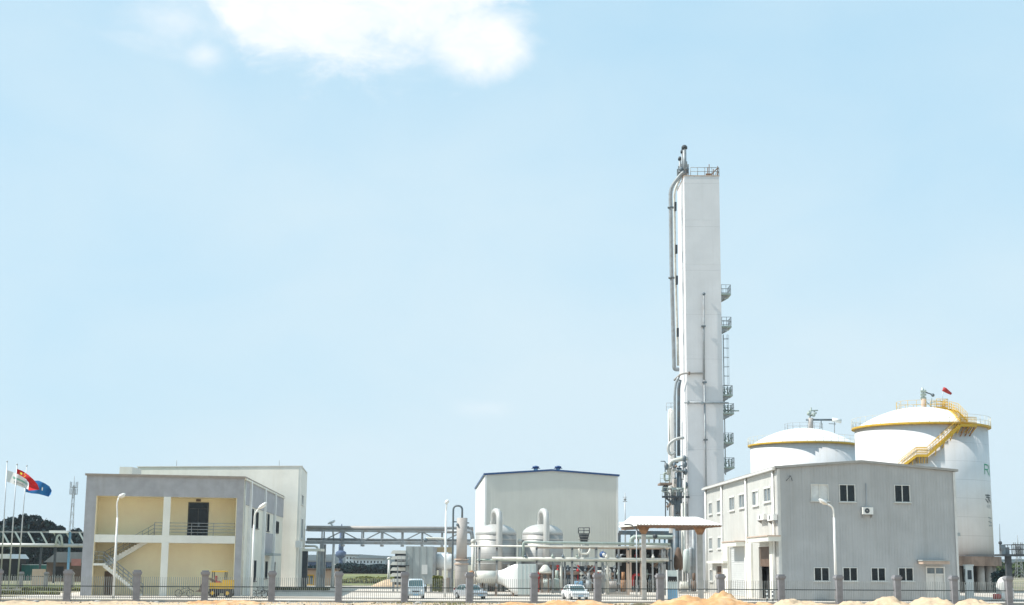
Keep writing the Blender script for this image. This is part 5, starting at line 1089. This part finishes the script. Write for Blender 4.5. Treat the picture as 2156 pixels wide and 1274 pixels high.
# ------------------------------------------------------------------ street lamps
def lamp(px, Y, ytop, pts, m, lab, r_=.07, head=None):
    p = G(px, Y); t = T('street_lamp', lab, 'street lamp', p, 'street lamps in the yard'); zt_ = P(px, ytop, Y).z
    arm = [V((p.x, Y, zt_))]+[P(a_, b_, Y) for a_, b_ in pts]; 
    t.part('pole', MB().tube([V((p.x, Y, 0)), V((p.x, Y, zt_*.5)), V((p.x, Y, zt_))], [r_*1.5, r_*1.2, r_], 10), m); t.part('arm', MB().tube(bend([V((p.x, Y, zt_-.6))]+arm, .8, 5), r_*.8, 8), m)
    a_, b_ = P(*head[0], Y), P(*head[1], Y); d_ = (b_-a_).normalized()
    hd = t.part('lamp_head', MB().tube([a_, a_.lerp(b_, .3), a_.lerp(b_, .8), b_], [.06, .17, .15, .05], 10), 'polegrey' if m != 'polewhite' else 'polewhite'); t.part('lens', MB().tube([a_.lerp(b_, .35)-up*.1, a_.lerp(b_, .85)-up*.1], .11, 8), 'lamp', parent=hd)
lamp(238, 128, 1090, [(246, 1060), (250, 1048)], 'polewhite', 'white lamp before the stair of the cream building', .08, ((249, 1047), (264, 1040)))
lamp(529, 131, 1105, [(536, 1082), (545, 1071)], 'polewhite', 'white lamp at the right corner of the cream building', .08, ((543, 1072), (562, 1058)))
lamp(936.5, 143, 1075, [(940, 1066), (940.5, 1061)], 'polewhite', 'tall white lamp just left of the beige column', .09, ((937, 1060), (945, 1053)))
lamp(1761.5, 127, 1090, [(1754, 1068), (1741, 1061)], 'polewhite', 'white lamp curving left before the grey ribbed building', .10, ((1743, 1062), (1724, 1051)))
lamp(700, 198, 1138, [(700, 1106), (697, 1103)], 'polewhite', 'distant lamp standing before the control tower and meadow', .16, ((690, 1103), (706, 1096)))
lamp(818, 235, 1180, [(818, 1177), (817, 1175)], 'polewhite', 'short distant white lamp left of the louvred filter house', .16, ((815, 1177), (822, 1174)))
lamp(1341, 150, 1112, [(1340, 1110), (1339, 1108)], 'polegrey', 'thin grey lamp pole left of the shelter column', .05, ((1336, 1108), (1343, 1106)))
# lightning mast right of hall
p = G(1317, 210); Lm = T('lightning_mast', 'thin grey mast standing right of the gabled hall', 'mast', p); zt_ = P(1317, 1038, 210).z
Lm.part('pole', MB().tube([p, V((p.x, 210, zt_*.6)), V((p.x, 210, zt_))], [.14, .1, .05], 8), 'polegrey'); Lm.part('head', MB().bar((p.x-.25, 210, zt_-.6), (p.x+.25, 210, zt_-.6), .08).bar((p.x-.3, 210, zt_-1.2), (p.x+.3, 210, zt_-1.2), .1).sphere((p.x, 210, zt_-.9), .2, 8, 6), 'greypipe')
# ------------------------------------------------------------------ cars
def car(px, Y, kind, rz, m, lab, Wd, Ht, Ln, cat='car'):
    loc = G(px, Y); t = T('parked_'+('van' if kind == 'van' else 'car'), lab, cat, (0, 0, 0), 'vehicles parked in the yard'); hw = Wd/2
    def loft(secs, name, mm):   # secs: (y, [(halfwidth, z)...]) front at -y
        mb = MB(); n = len(secs[0][1]); vv = []
        for y, pr in secs:
            vv += [(x, y, z) for x, z in pr]+[(-x, y, z) for x, z in reversed(pr)]
        k = 2*n; f_ = [(i*k+j, i*k+(j+1) % k, (i+1)*k+(j+1) % k, (i+1)*k+j) for i in range(len(secs)-1) for j in range(k)]
        f_ += [tuple(range(k-1, -1, -1)), tuple(range((len(secs)-1)*k, len(secs)*k))]
        return t.part(name, mb.add(vv, f_), mm)
    if kind == 'van':
        prof = [(-Ln/2, .35, .95), (-Ln/2+.08, .3, 1.05), (-Ln/2+.45, .28, 1.12), (Ln/2-.1, .28, 1.12), (Ln/2, .35, 1.08)]
        cab = [(-Ln/2+.30, 1.02), (-Ln/2+.85, Ht-.06), (0, Ht), (Ln/2-.2, Ht-.03), (Ln/2-.04, 1.1)]; base = 1.08
    else:
        base = Ht*.60; prof = [(-Ln/2, .38, base*.78), (-Ln/2+.12, .28, base*.9), (-Ln*.24, .24, base), (Ln*.3, .24, base*1.04), (Ln/2-.08, .28, base*1.02), (Ln/2, .4, base*.9)]
        cab = [(-Ln*.24, base), (-Ln*.08, Ht-.05), (Ln*.08, Ht), (Ln*.26, Ht-.06), (Ln*.40, base)]
    loft([(y, [(hw*.93, lo), (hw, lo+.2), (hw, hi-.15), (hw*.95, hi)]) for y, lo, hi in prof], 'body', m)
    # cabin: glass volume with roof and pillars
    g = MB(); ys = [c_[0] for c_ in cab]; zs_ = [c_[1] for c_ in cab]; vv = []
    b0_ = base-.02
    pts_s = [(cab[0][0], b0_)]+[(y, z-.06) for y, z in cab[1:-1]]+[(cab[-1][0], b0_)]
    for s_ in (-1, 1):
        for y, z in pts_s:
            f = (z-b0_)/(Ht-b0_); vv.append((s_*hw*(.94-.14*f), y, z))
    n = len(pts_s); g.add(vv, [tuple(range(n)), tuple(range(2*n-1, n-1, -1))]+[(i, (i+1) % n, (i+1) % n+n, i+n) for i in range(n)]); t.part('windows', g, 'carglass')
    rf_ = MB(); q_ = [(y, z) for y, z in cab[1:-1]]; vv = []
    for y, z in q_:
        for s_ in (-1, 1): vv += [(s_*hw*.83, y, z-.055), (s_*hw*.74, y, z)]
    f_ = []
    for i in range(len(q_)-1): k = 4*i; f_ += [(k, k+4, k+5, k+1), (k+1, k+5, k+7, k+3), (k+3, k+7, k+6, k+2)]
    f_ += [(0, 1, 3, 2), (4*len(q_)-4, 4*len(q_)-2, 4*len(q_)-1, 4*len(q_)-3)]; rf_.add(vv, f_, True); t.part('roof', rf_, m)
    mb = MB()
    for s_ in (-1, 1):
        for (y0, z0), (y1, z1) in ((cab[0], cab[1]), (cab[-1], cab[-2])): mb.bar((s_*hw*.935, y0, z0-.02), (s_*hw*.82, y1, z1-.06), .08, .09)
        ym = (cab[1][0]+cab[-2][0])/2; mb.bar((s_*hw*.945, ym, base), (s_*hw*.82, ym, Ht-.08), .05, .09)
    t.part('window_pillar', mb, m)
    for y in (-Ln/2+.72, Ln/2-.72):
        for s_ in (-1, 1):
            wl = t.part('wheel', MB().tube([(s_*(hw-.19), y, .30), (s_*(hw+.01), y, .30)], .30, 16), 'tyre'); t.part('rim', MB().tube([(s_*(hw), y, .30), (s_*(hw+.02), y, .30)], .17, 10), 'polegrey', parent=wl)
    fz = prof[0][2]-.2
    for s_ in (-1, 1): t.part('headlight', MB().sphere((s_*hw*.72, -Ln/2+.05, fz), .16, 10, 6, (1, .5, .6)), 'lamp'); t.part('tail_light', MB().wbox(s_*hw*.86-.07, s_*hw*.86+.07, Ln/2-.03, Ln/2+.02, .7, .95), 'red'); t.part('mirror', MB().sphere((s_*(hw+.08), cab[0][0]+.25, base+.1), .11, 8, 6), m)
    t.part('grille', MB().wbox(-hw*.45, hw*.45, -Ln/2-.01, -Ln/2+.05, fz-.14, fz-.02), 'darksteel'); t.part('bumper', MB().wbox(-hw*.9, hw*.9, -Ln/2-.06, -Ln/2+.1, .28, .46), m if kind != 'van' else 'boxgrey'); t.part('number_plate', MB().wbox(-.22, .22, -Ln/2-.075, -Ln/2-.061, .33, .44), 'bluelight')
    t.r.location = loc; t.r.rotation_euler.z = rz
car(874.5, 137, 'van', .08, 'carvan', 'pale blue minivan parked facing the fence left of the lamp', 1.5, 1.78, 3.6, 'van')
car(990, 137, 'car', .55, 'carsilver', 'silver car partly hidden behind a fence pillar below the intake duct', 1.6, 1.32, 3.6)
car(1211, 137.5, 'car', .22, 'carwhite', 'white saloon car facing the fence under the pipe rack', 1.62, 1.36, 3.9)
# ------------------------------------------------------------------ flags
def flag(px, pyt, Y, pxb, lab):
    b_ = G(px, Y); t = T('flagpole', lab, 'flagpole', b_, 'white flagpoles at the left'); tp_ = P(pxb, pyt, Y)
    t.part('pole', MB().tube([V((b_.x, Y, 0)), V(tp_)], [.09, .04], 8), 'polegrey'); t.part('finial', MB().sphere(tp_+up*.06, .09, 8, 6), 'polegrey'); t.part('base', MB().wbox(b_.x-.4, b_.x+.4, Y-.4, Y+.4, 0, .3), 'conc')
flag(0, 973, 151, 15, 'leftmost flagpole carrying the white flag'); flag(17, 979, 149, 36, 'middle flagpole carrying the red flag'); flag(35, 982, 153, 56.5, 'right flagpole carrying the blue flag')
def cloth(top, bot, Y, m, lab, nm='flag', marks=()):
    n, k_ = 30, 12; top = np.array(top, float); bot = np.array(bot, float)
    def ip(a_, t_):
        s_ = np.linspace(0, 1, len(a_)); return np.interp(t_, s_, a_[:, 0]), np.interp(t_, s_, a_[:, 1])
    def pt(u, v_, off=0):
        a_, b_ = ip(top, u), ip(bot, u); x, y = a_[0]*(1-v_)+b_[0]*v_, a_[1]*(1-v_)+b_[1]*v_
        return P(x, y, Y+off+.35*math.sin(u*9+v_*2)*u)
    vv = [pt(i/n, j/k_) for j in range(k_+1) for i in range(n+1)]; c0 = V(vv[0])
    t = T(nm, lab, 'flag', c0, 'flags at the left')
    t.part('cloth', MB().add(vv, [(j*(n+1)+i, j*(n+1)+i+1, (j+1)*(n+1)+i+1, (j+1)*(n+1)+i) for j in range(k_) for i in range(n)], True), m)
    for (u0, v0, u1, v1, mm) in marks:
        vv = [pt(u0+(u1-u0)*i/5, v0+(v1-v0)*j/3, -.03) for j in range(4) for i in range(6)]
        t.part('emblem', MB().add(vv, [(j*6+i, j*6+i+1, (j+1)*6+i+1, (j+1)*6+i) for j in range(3) for i in range(5)], True), mm)
M['flagred'] = mat('red_cloth', (.60, .012, .015), .8, 0, .15, 2); M['flagblue'] = mat('blue_cloth', (.012, .14, .38), .8, 0, .15, 2); M['flagwhite'] = mat('white_cloth', (.72, .72, .72), .8, 0, .06, 2); M['flagyellow'] = mat('yellow_emblem', (.8, .6, .05), .8); M['flaggreen'] = mat('green_emblem', (.25, .50, .42), .8)
cloth([(15.5, 990), (27, 994), (38, 999), (50, 1005), (60, 1016)], [(14.5, 1014), (27, 1019), (40, 1023), (52, 1028), (61, 1031)], 151, 'flagwhite', 'white flag with green lettering behind the red flag', marks=((.25, .35, .9, .52, 'flaggreen'), (.3, .70, .7, .80, 'polegrey')))
cloth([(36, 987), (48, 992), (60, 1000), (71, 1010), (79, 1020), (83, 1031)], [(35, 997), (46, 1003), (56, 1010), (62, 1018), (60, 1027), (60, 1033)], 149, 'flagred', 'red flag with small yellow stars drooping in the wind', marks=((.12, .35, .20, .75, 'flagyellow'), (.26, .2, .29, .35, 'flagyellow'), (.30, .45, .33, .6, 'flagyellow'), (.27, .72, .30, .88, 'flagyellow')))
cloth([(55, 1011), (68, 1012), (82, 1012), (95, 1018), (104, 1024), (109, 1033)], [(54, 1036), (67, 1039), (80, 1040), (92, 1043), (102, 1046), (107, 1041)], 153, 'flagblue', 'blue flag with a small white emblem behind the red one', marks=((.51, .40, .55, .65, 'flagwhite'),))
# ------------------------------------------------------------------ left background
YL = 212
Lb = T('pipe_bridge', 'far left truss bridge with a thick silver pipe in front of dark trees', 'pipe bridge', G(80, YL)); XL = lambda px: P(px, 1135, YL).x; zt_, z1_ = P(80, 1120, YL).z, P(80, 1148, YL).z
for dy in (0, 2): Lb.part('chord', MB().bar((XL(-60), YL+dy, zt_), (XL(186), YL+dy, zt_), .16, .18), 'steel')
Lb.part('chord', MB().bar((XL(-60), YL+2, z1_), (XL(186), YL+2, z1_), .2, .3), 'steel'); Lb.part('main_pipe', MB().tube([(XL(-60), YL, z1_), (XL(186), YL, z1_)], .27, 12), 'jacket')
for k in range(9):
    px = -50+k*27; Lb.part('brace', MB().bar((XL(px), YL, zt_), (XL(px+17), YL, z1_), .2, .2), 'boxgreen')
for px in (-28, 88, 118, 147): Lb.part('column', MB().bar((XL(px), YL, 0), (XL(px), YL, z1_ if px in (-28, 88) else zt_), .28), 'darksteel' if px != 147 else 'bluelight')
Lb.part('pipe', MB().tube(bend([(XL(120), YL-.4, z1_), (XL(122), YL-.4, zt_-.5), (XL(130), YL-.4, zt_-.4), (XL(134), YL-.4, z1_)], .4), .15, 8), 'boxgreen')
Lb.part('walkway_roof', MB().wbox(XL(106), XL(145), YL-.8, YL+.8, zt_-.15, zt_+.2), 'domewhite')
a_, b_ = G(-60, 238), G(186, 238); n_ = 20; Hd = T('hoarding_fence', 'low teal site hoarding behind the flagpoles', 'fence', a_)
for k in range(n_): Hd.part('sheet', MB().wbox(a_.x+(b_.x-a_.x)*k/n_+.02, a_.x+(b_.x-a_.x)*(k+1)/n_-.02, 238+(k % 2)*.03, 238.08+(k % 2)*.03, 0, 2.45+.03*(k % 3)), 'hoarding')
Hd.part('top_rail', MB().wbox(a_.x, b_.x, 237.9, 237.97, 2.4, 2.5), 'boxgreen')
def shed(px0, px1, Y, ye, yr, lab, mw, mr, dep=8):
    a_, b_ = G(px0, Y), G(px1, Y); ze, zr = P(px0, ye, Y).z, P(px0, yr, Y).z; t = T('shed', lab, 'shed', a_); fr = F(a_, b_)
    t.part('wall', MB().box(fr, 0, fr.L, 0, ze, -dep, 0), mw); t.part('roof', MB().prism(F((a_.x-.4, Y+dep), (a_.x-.4, Y-.4)) if False else fr, [(-.4, ze+.003), (fr.L+.4, ze+.003), (fr.L-.2, zr), (1.5, zr)], -dep-.3, .3), mr)
    for k in range(int(fr.L//4)): t.part('opening', MB().box(fr, 1+k*4, 2.6+k*4, .5, ze-.6, .003, .04), 'dark')
shed(96, 186, 226, 1184, 1162, 'grey-roofed open shed left of the cream building', 'brown', 'shedroof'); shed(-40, 17, 232, 1176, 1166, 'dark shed with a pale roof line at the left edge', 'dark', 'cladding_trim')
p = G(80, 190); single('red_crate', MB().wbox(p.x-.7, p.x+.7, 189.5, 190.5, .0, P(80, 1190, 190).z-.5), 'peach', 'small pink crate behind the far fence', 'crate', p)
p = P(160, 1178, 222); single('red_banner', MB().wbox(p.x-.6, p.x+.8, 221.8, 221.9, 2.4, 3.4), mat('faded_red', (.35, .16, .14), .7), 'faded red board hung under the shed roof', 'board', (p.x, 222, 2.6))
# back fence
pb = [G(px, 166) for px in (-10, 43, 96, 150)]
for i, p in enumerate(pb):
    tp.copy(p, ['far grey pillar at the picture edge behind the flagpoles', 'far grey pillar behind the second flagpole', 'far grey pillar left of the front pillar', 'far grey pillar just left of the cream building'][i], 0, 'pillars of the far inner fence').scale = (.72, .72, .76)
for i in range(3): railpanel(pb[i], pb[i+1], ['far inner railing bay at the picture edge', 'far inner railing bay behind the flagpoles', 'far inner railing bay beside the cream building'][i], zt=1.6, zm=1.4, zl=.35, pitch=.3, grp='far inner railing bays', ins=.2)
# lattice mast
def lattice(px, Y, ytop, w0, m, lab, dishes):
    p = G(px, Y); zt_ = P(px, ytop, Y).z; t = T('lattice_mast', lab, 'mast', p); mb = MB(); n = 10
    def cr(z): w__ = w0*(1-.7*z/zt_); return [V((p.x+s_*w__, Y+r_*w__, z)) for s_, r_ in ((-1, -1), (1, -1), (1, 1), (-1, 1))]
    for k in range(n):
        a_, b_ = cr(zt_*k/n), cr(zt_*(k+1)/n)
        for i in range(4): mb.bar(a_[i], b_[i], .1); mb.bar(a_[i], b_[(i+1) % 4], .06)
    t.part('lattice', mb, m)
    for y in dishes:
        z = P(px, y, Y).z; t.part('platform', MB().lathe((p.x, Y, z), [(1.1, -.1), (1.1, .05)], 10, False), m)
        for k in range(5): a_ = k*1.256; t.part('antenna', MB().wbox(p.x+1.2*math.cos(a_)-.12, p.x+1.2*math.cos(a_)+.12, Y+1.2*math.sin(a_)-.1, Y+1.2*math.sin(a_)+.1, z-.2, z+1.8), 'polegrey')
    t.part('rod', MB().tube([(p.x, Y, zt_), (p.x, Y, zt_+3)], .08, 5), m)
lattice(145, 480, 1022, .8, 'steel', 'telecom lattice mast left of the cream building', (1026, 1040)); lattice(2147, 420, 1150, 1.0, 'steel', 'thin lattice mast at the right edge of the picture', (1156, 1166))
# ------------------------------------------------------------------ trees
def tree(px, Y, ytop, rx, m, lab, seed, n=5200, leaf=.42, grp='trees beyond the yard'):
    p = G(px, Y); zt_ = P(px, ytop, Y).z; rg_ = np.random.default_rng(seed); t = T('broadleaf_tree', lab, 'tree', p, grp)
    tr = MB().tube([p, p+V((.2, 0, zt_*.25)), p+V((-.1, .1, zt_*.5)), p+V((0, 0, zt_*.8))], [.45, .36, .25, .08], 8)
    for k in range(6):
        a_ = k*1.05+seed; z0_ = zt_*(.28+.06*k); tr.tube([p+V((0, 0, z0_)), p+V((rx*.35*math.cos(a_), rx*.35*math.sin(a_), z0_+zt_*.12)), p+V((rx*.65*math.cos(a_), rx*.65*math.sin(a_), z0_+zt_*.26))], [.18, .12, .04], 6)
    t.part('trunk', tr, 'bark')
    cz = zt_*.58; rz_ = zt_*.42; nc = 34; u = rg_.normal(size=(nc, 3)); u /= np.linalg.norm(u, axis=1)[:, None]; rad = rg_.uniform(.35, .82, nc)[:, None]
    cc = np.array([p.x, p.y, cz])+u*rad*np.array([rx, rx, rz_]); cr_ = rg_.uniform(.18, .34, nc)*rx
    idx = rg_.integers(0, nc, n); d_ = rg_.normal(size=(n, 3)); d_ /= np.linalg.norm(d_, axis=1)[:, None]; d_ *= (rg_.uniform(.5, 1.05, n)**.5)[:, None]
    c_ = cc[idx]+d_*cr_[idx][:, None]*np.array([1, 1, .8]); c_[:, 2] = np.clip(c_[:, 2], .4, zt_)
    a_ = rg_.normal(size=(n, 3)); a_ /= np.linalg.norm(a_, axis=1)[:, None]; b_ = np.cross(a_, rg_.normal(size=(n, 3))); b_ /= np.linalg.norm(b_, axis=1)[:, None]
    s_ = (leaf*rg_.uniform(.6, 1.3, n))[:, None]; q = np.stack([c_-a_*s_-b_*s_*.6, c_+a_*s_-b_*s_*.6, c_+a_*s_+b_*s_*.6, c_-a_*s_+b_*s_*.6], 1).reshape(-1, 3)
    t.part('crown', MB().add(q.tolist(), [(4*k, 4*k+1, 4*k+2, 4*k+3) for k in range(n)]), m)
for i, (px, Y, yt, rx, lab) in enumerate(((52, 300, 1067, 5.6, 'biggest dark tree behind the flagpoles'), (2, 310, 1075, 4.5, 'dark tree at the left picture edge behind the flagpoles'), (84, 325, 1085, 3.6, 'dark tree on the right shoulder of the biggest one'), (117, 330, 1101, 3.8, 'rounded dark tree left of the lattice mast foot'), (150, 320, 1099, 4.0, 'dark tree right of the lattice mast foot'), (172, 340, 1115, 3.4, 'dark tree half behind the cream building'), (20, 335, 1088, 4.6, 'dark tree between the edge tree and the biggest tree'))):
    tree(px, Y, yt, rx, 'leafhaze', lab, 20+i)
def bushmass(px0, px1, Y, ytop, dep, m, nm, lab, n, seed, leaf=.5):
    rg_ = np.random.default_rng(seed); a_, b_ = G(px0, Y), G(px1, Y); zt_ = max(P((px0+px1)/2, ytop, Y).z, .4); xs = rg_.uniform(a_.x, b_.x, n); ys = rg_.uniform(Y, Y+dep, n)
    hh = np.array([zt_*(.72+.45*mnoise.noise(V((x*.22, y*.1, seed)))) for x, y in zip(xs, ys)]); zs_ = hh*rg_.uniform(.05, 1, n)**.6
    c_ = np.stack([xs, ys, zs_], 1); a2 = rg_.normal(size=(n, 3)); a2 /= np.linalg.norm(a2, axis=1)[:, None]; b2 = np.cross(a2, rg_.normal(size=(n, 3))); b2 /= np.linalg.norm(b2, axis=1)[:, None]
    s_ = (leaf*rg_.uniform(.5, 1.3, n))[:, None]; q = np.stack([c_-a2*s_-b2*s_*.6, c_+a2*s_-b2*s_*.6, c_+a2*s_+b2*s_*.6, c_-a2*s_+b2*s_*.6], 1).reshape(-1, 3)
    single(nm, MB().add(q.tolist(), [(4*k, 4*k+1, 4*k+2, 4*k+3) for k in range(n)]), m, lab, 'vegetation', a_, None, 'stuff')
bushmass(-80, 200, 345, 1128, 14, 'leafhaze', 'wood', 'dense dark undergrowth below the left trees', 22000, 3, .6)
bushmass(690, 850, 430, 1188, 25, 'leafhaze', 'wood', 'dark band of far trees beyond the meadow', 16000, 4, .6)
bushmass(640, 695, 300, 1192, 10, 'leafhaze', 'wood', 'dark bushes behind the peach hut', 3000, 5, .5)
bushmass(2030, 2240, 500, 1182, 25, 'leafmid', 'wood', 'far low trees right of the tanks', 12000, 6, .7)
bushmass(578, 690, 172, 1238, 1.6, 'leafmid', 'hedge', 'low green hedge at the foot of the tall block', 5000, 7, .09)
bushmass(-40, 168, 158, 1236, 1.4, 'leafyel', 'hedge', 'yellow-green clipped hedge on the left lawn', 7000, 8, .09)
bushmass(-40, 120, 140, 1250, 1.0, 'leafyel', 'hedge', 'low yellow-green planting near the left fence', 4000, 9, .08)
bushmass(715, 850, 232, 1219, 40, 'leafyel', 'meadow_plants', 'tall yellow-green weeds on the meadow', 9000, 10, .22)
bushmass(2100, 2122, 175, 1190, 2, 'leafhaze', 'shrub', 'dark shrub beside the tank piles', 1500, 12, .18)
bushmass(911, 930, 160, 1203, .8, 'leafyel', 'shrub', 'yellow-green bush between the filter house and the tall white lamp', 900, 13, .13)
random.seed(3); mb = MB()
for k in range(900):
    px = random.choice([random.gauss(1340, 25), random.gauss(890, 40), random.gauss(960, 20), random.uniform(0, 2150), random.gauss(520, 20)]); Y = random.uniform(114, 119); p = G(px, Y)
    h_ = random.uniform(.06, .26); a_ = random.uniform(0, 6.28); d_ = V((math.cos(a_), math.sin(a_), 0))*.03; l_ = V((random.uniform(-.1, .1), random.uniform(-.1, .1), h_))
    mb.add([p-d_+up*.02, p+d_+up*.02, p+l_+up*.05], [(0, 1, 2)])
single('weeds', mb, 'leafyel', 'sparse weeds along the foot of the yard fence', 'weeds', (0, 115, 0), None, 'stuff')
random.seed(19); mb = MB(); me2 = MB()
for k in range(2600):
    px = random.uniform(-10, 2170); Y = random.uniform(109, 120); p = G(px, Y); s_ = random.choice((.03, .04, .05, .09))*random.uniform(.7, 1.4)
    if 1340 < px < 1640: continue
    a_ = random.uniform(0, 6.28); c_, d_ = math.cos(a_)*s_, math.sin(a_)*s_; z = .1
    (mb if k % 3 else me2).add([p+V((c_, d_, z)), p+V((-d_, c_, z)), p+V((-c_, -d_, z)), p+V((d_, -c_, z)), p+V((0, 0, z+s_*.9))], [(0, 1, 4), (1, 2, 4), (2, 3, 4), (3, 0, 4)])
single('rubble', mb, 'conc', 'grey rubble scattered on the sandy verge', 'rubble', (0, 114, 0), None, 'stuff')
single('clods', me2, 'soil', 'dark soil clods scattered on the sandy verge', 'soil clods', (0, 114, 0), None, 'stuff')
random.seed(9)
for i, (px, Y, s_) in enumerate(((1595, 118, .22), (880, 117, .2), (1330, 116, .2), (330, 113, .16), (205, 112.6, .2), (75, 111.5, .2), (2085, 121, .2))):
    p = G(px, Y); mb = MB().sphere((0, 0, 0), s_, 9, 6, (1.3, 1, .7)); mb.v = [tuple(V(v_)*(1+.35*mnoise.noise(V(v_)*5+V((i, 0, 0))))+p+V((0, 0, s_*.4+.05))) for v_ in mb.v]
    single('rock', mb, 'conc', ['grey stone below the roller doors', 'grey stone below the pale blue van', 'grey stone beside the dark soil heap', 'small stone left of the third pillar', 'stone before the stair lamp', 'stone below the flagpoles', 'stone at the far right by the fence'][i], 'stone', p, 'loose stones before the fence')
# ------------------------------------------------------------------ far centre: control tower, white block
Yf = 900; p = G(717, Yf); Cz = lambda y: P(717, y, Yf).z; Ct = T('radar_tower', 'far haze-blue tower with cross-shaped gallery seen under the pipe bridge', 'tower', p)
Ct.part('shaft', MB().lathe(p, [(1.3, 0), (1.0, Cz(1172))], 12), 'farhaze'); Ct.part('gallery', MB().lathe(p, [(1.4, Cz(1175)), (3.2, Cz(1171)), (3.2, Cz(1163)), (1.6, Cz(1159))], 16), 'farhaze'); Ct.part('neck', MB().lathe(p, [(1.5, Cz(1159)), (1.5, Cz(1148)), (1.1, Cz(1144)), (1.1, Cz(1118))], 12), 'farhaze'); Ct.part('mast', MB().tube([(p.x, Yf, Cz(1118)), (p.x, Yf, Cz(1103))], [.6, .25], 6), 'farhaze')
def farblock(px0, px1, Y, ytop, lab, m, nw, rows):
    a_, b_ = G(px0, Y), G(px1, Y); z_ = P(px0, ytop, Y).z; fr = F(a_, b_); t = T('far_building', lab, 'building', a_); hs = []
    for r_ in range(rows):
        for k in range(nw): u = fr.L*(k+.3)/nw; z0_ = 1.2+r_*(z_-1.0)/rows; hs.append((u, u+fr.L*.4/nw, z0_, z0_+(z_-1)/rows*.5))
    mb = MB(); wall_cells(mb, fr, 0, fr.L, 0, z_, hs, -.5, 0); mb.box(fr, 0, fr.L, 0, z_, -12, -1); t.part('wall', mb, m); t.part('roof', MB().box(fr, -.5, fr.L+.5, z_, z_+.5, -12.5, .5), 'shedroof')
    for h_ in hs: t.part('window', MB().box(fr, *h_, -.4, -.3), 'glass')
farblock(742, 806, 620, 1177, 'far white block with a row of dark windows beyond the meadow', 'farwhite', 9, 2); farblock(727, 748, 700, 1170, 'far pale block left of the long white block', 'farwhite', 3, 3); farblock(2128, 2200, 640, 1186, 'far pale building at the right edge', 'farwhite', 5, 1); farblock(648, 690, 560, 1183, 'far bluish block behind the hut', 'farhaze', 4, 1)
# low hills on the horizon
vv = []; n_ = 140
for i in range(n_+1):
    a_ = -1.0+2.0*i/n_; x, y = 2800*math.sin(a_), 2800*math.cos(a_); h_ = 14+12*mnoise.noise(V((a_*4, 1, 2)))+6*mnoise.noise(V((a_*23, 3, 2)))
    vv += [(x, y, -1), (x, y, max(3, h_)), (x*1.12, y*1.12, -1)]
hills = struct('hills', MB().add(vv, [(3*i+j, 3*i+3+j, 3*i+4+j, 3*i+1+j) for i in range(n_) for j in (0, 1)], True), 'leafhaze')
# ------------------------------------------------------------------ haze
if 1:
    hm = bpy.data.materials.new('haze_air'); hm.use_nodes = True; t = hm.node_tree; t.nodes.clear(); o_ = t.nodes.new('ShaderNodeOutputMaterial'); v_ = t.nodes.new('ShaderNodeVolumePrincipled')
    v_.inputs['Color'].default_value = (.90, .95, 1, 1); v_.inputs['Density'].default_value = .00012; v_.inputs['Anisotropy'].default_value = .2; t.links.new(v_.outputs[0], o_.inputs['Volume'])
    M['haze'] = hm; hzb = MB().wbox(-3400, 3400, -310, 4000, -2.2, 64).build('haze', 'haze'); hzb['kind'] = 'stuff'
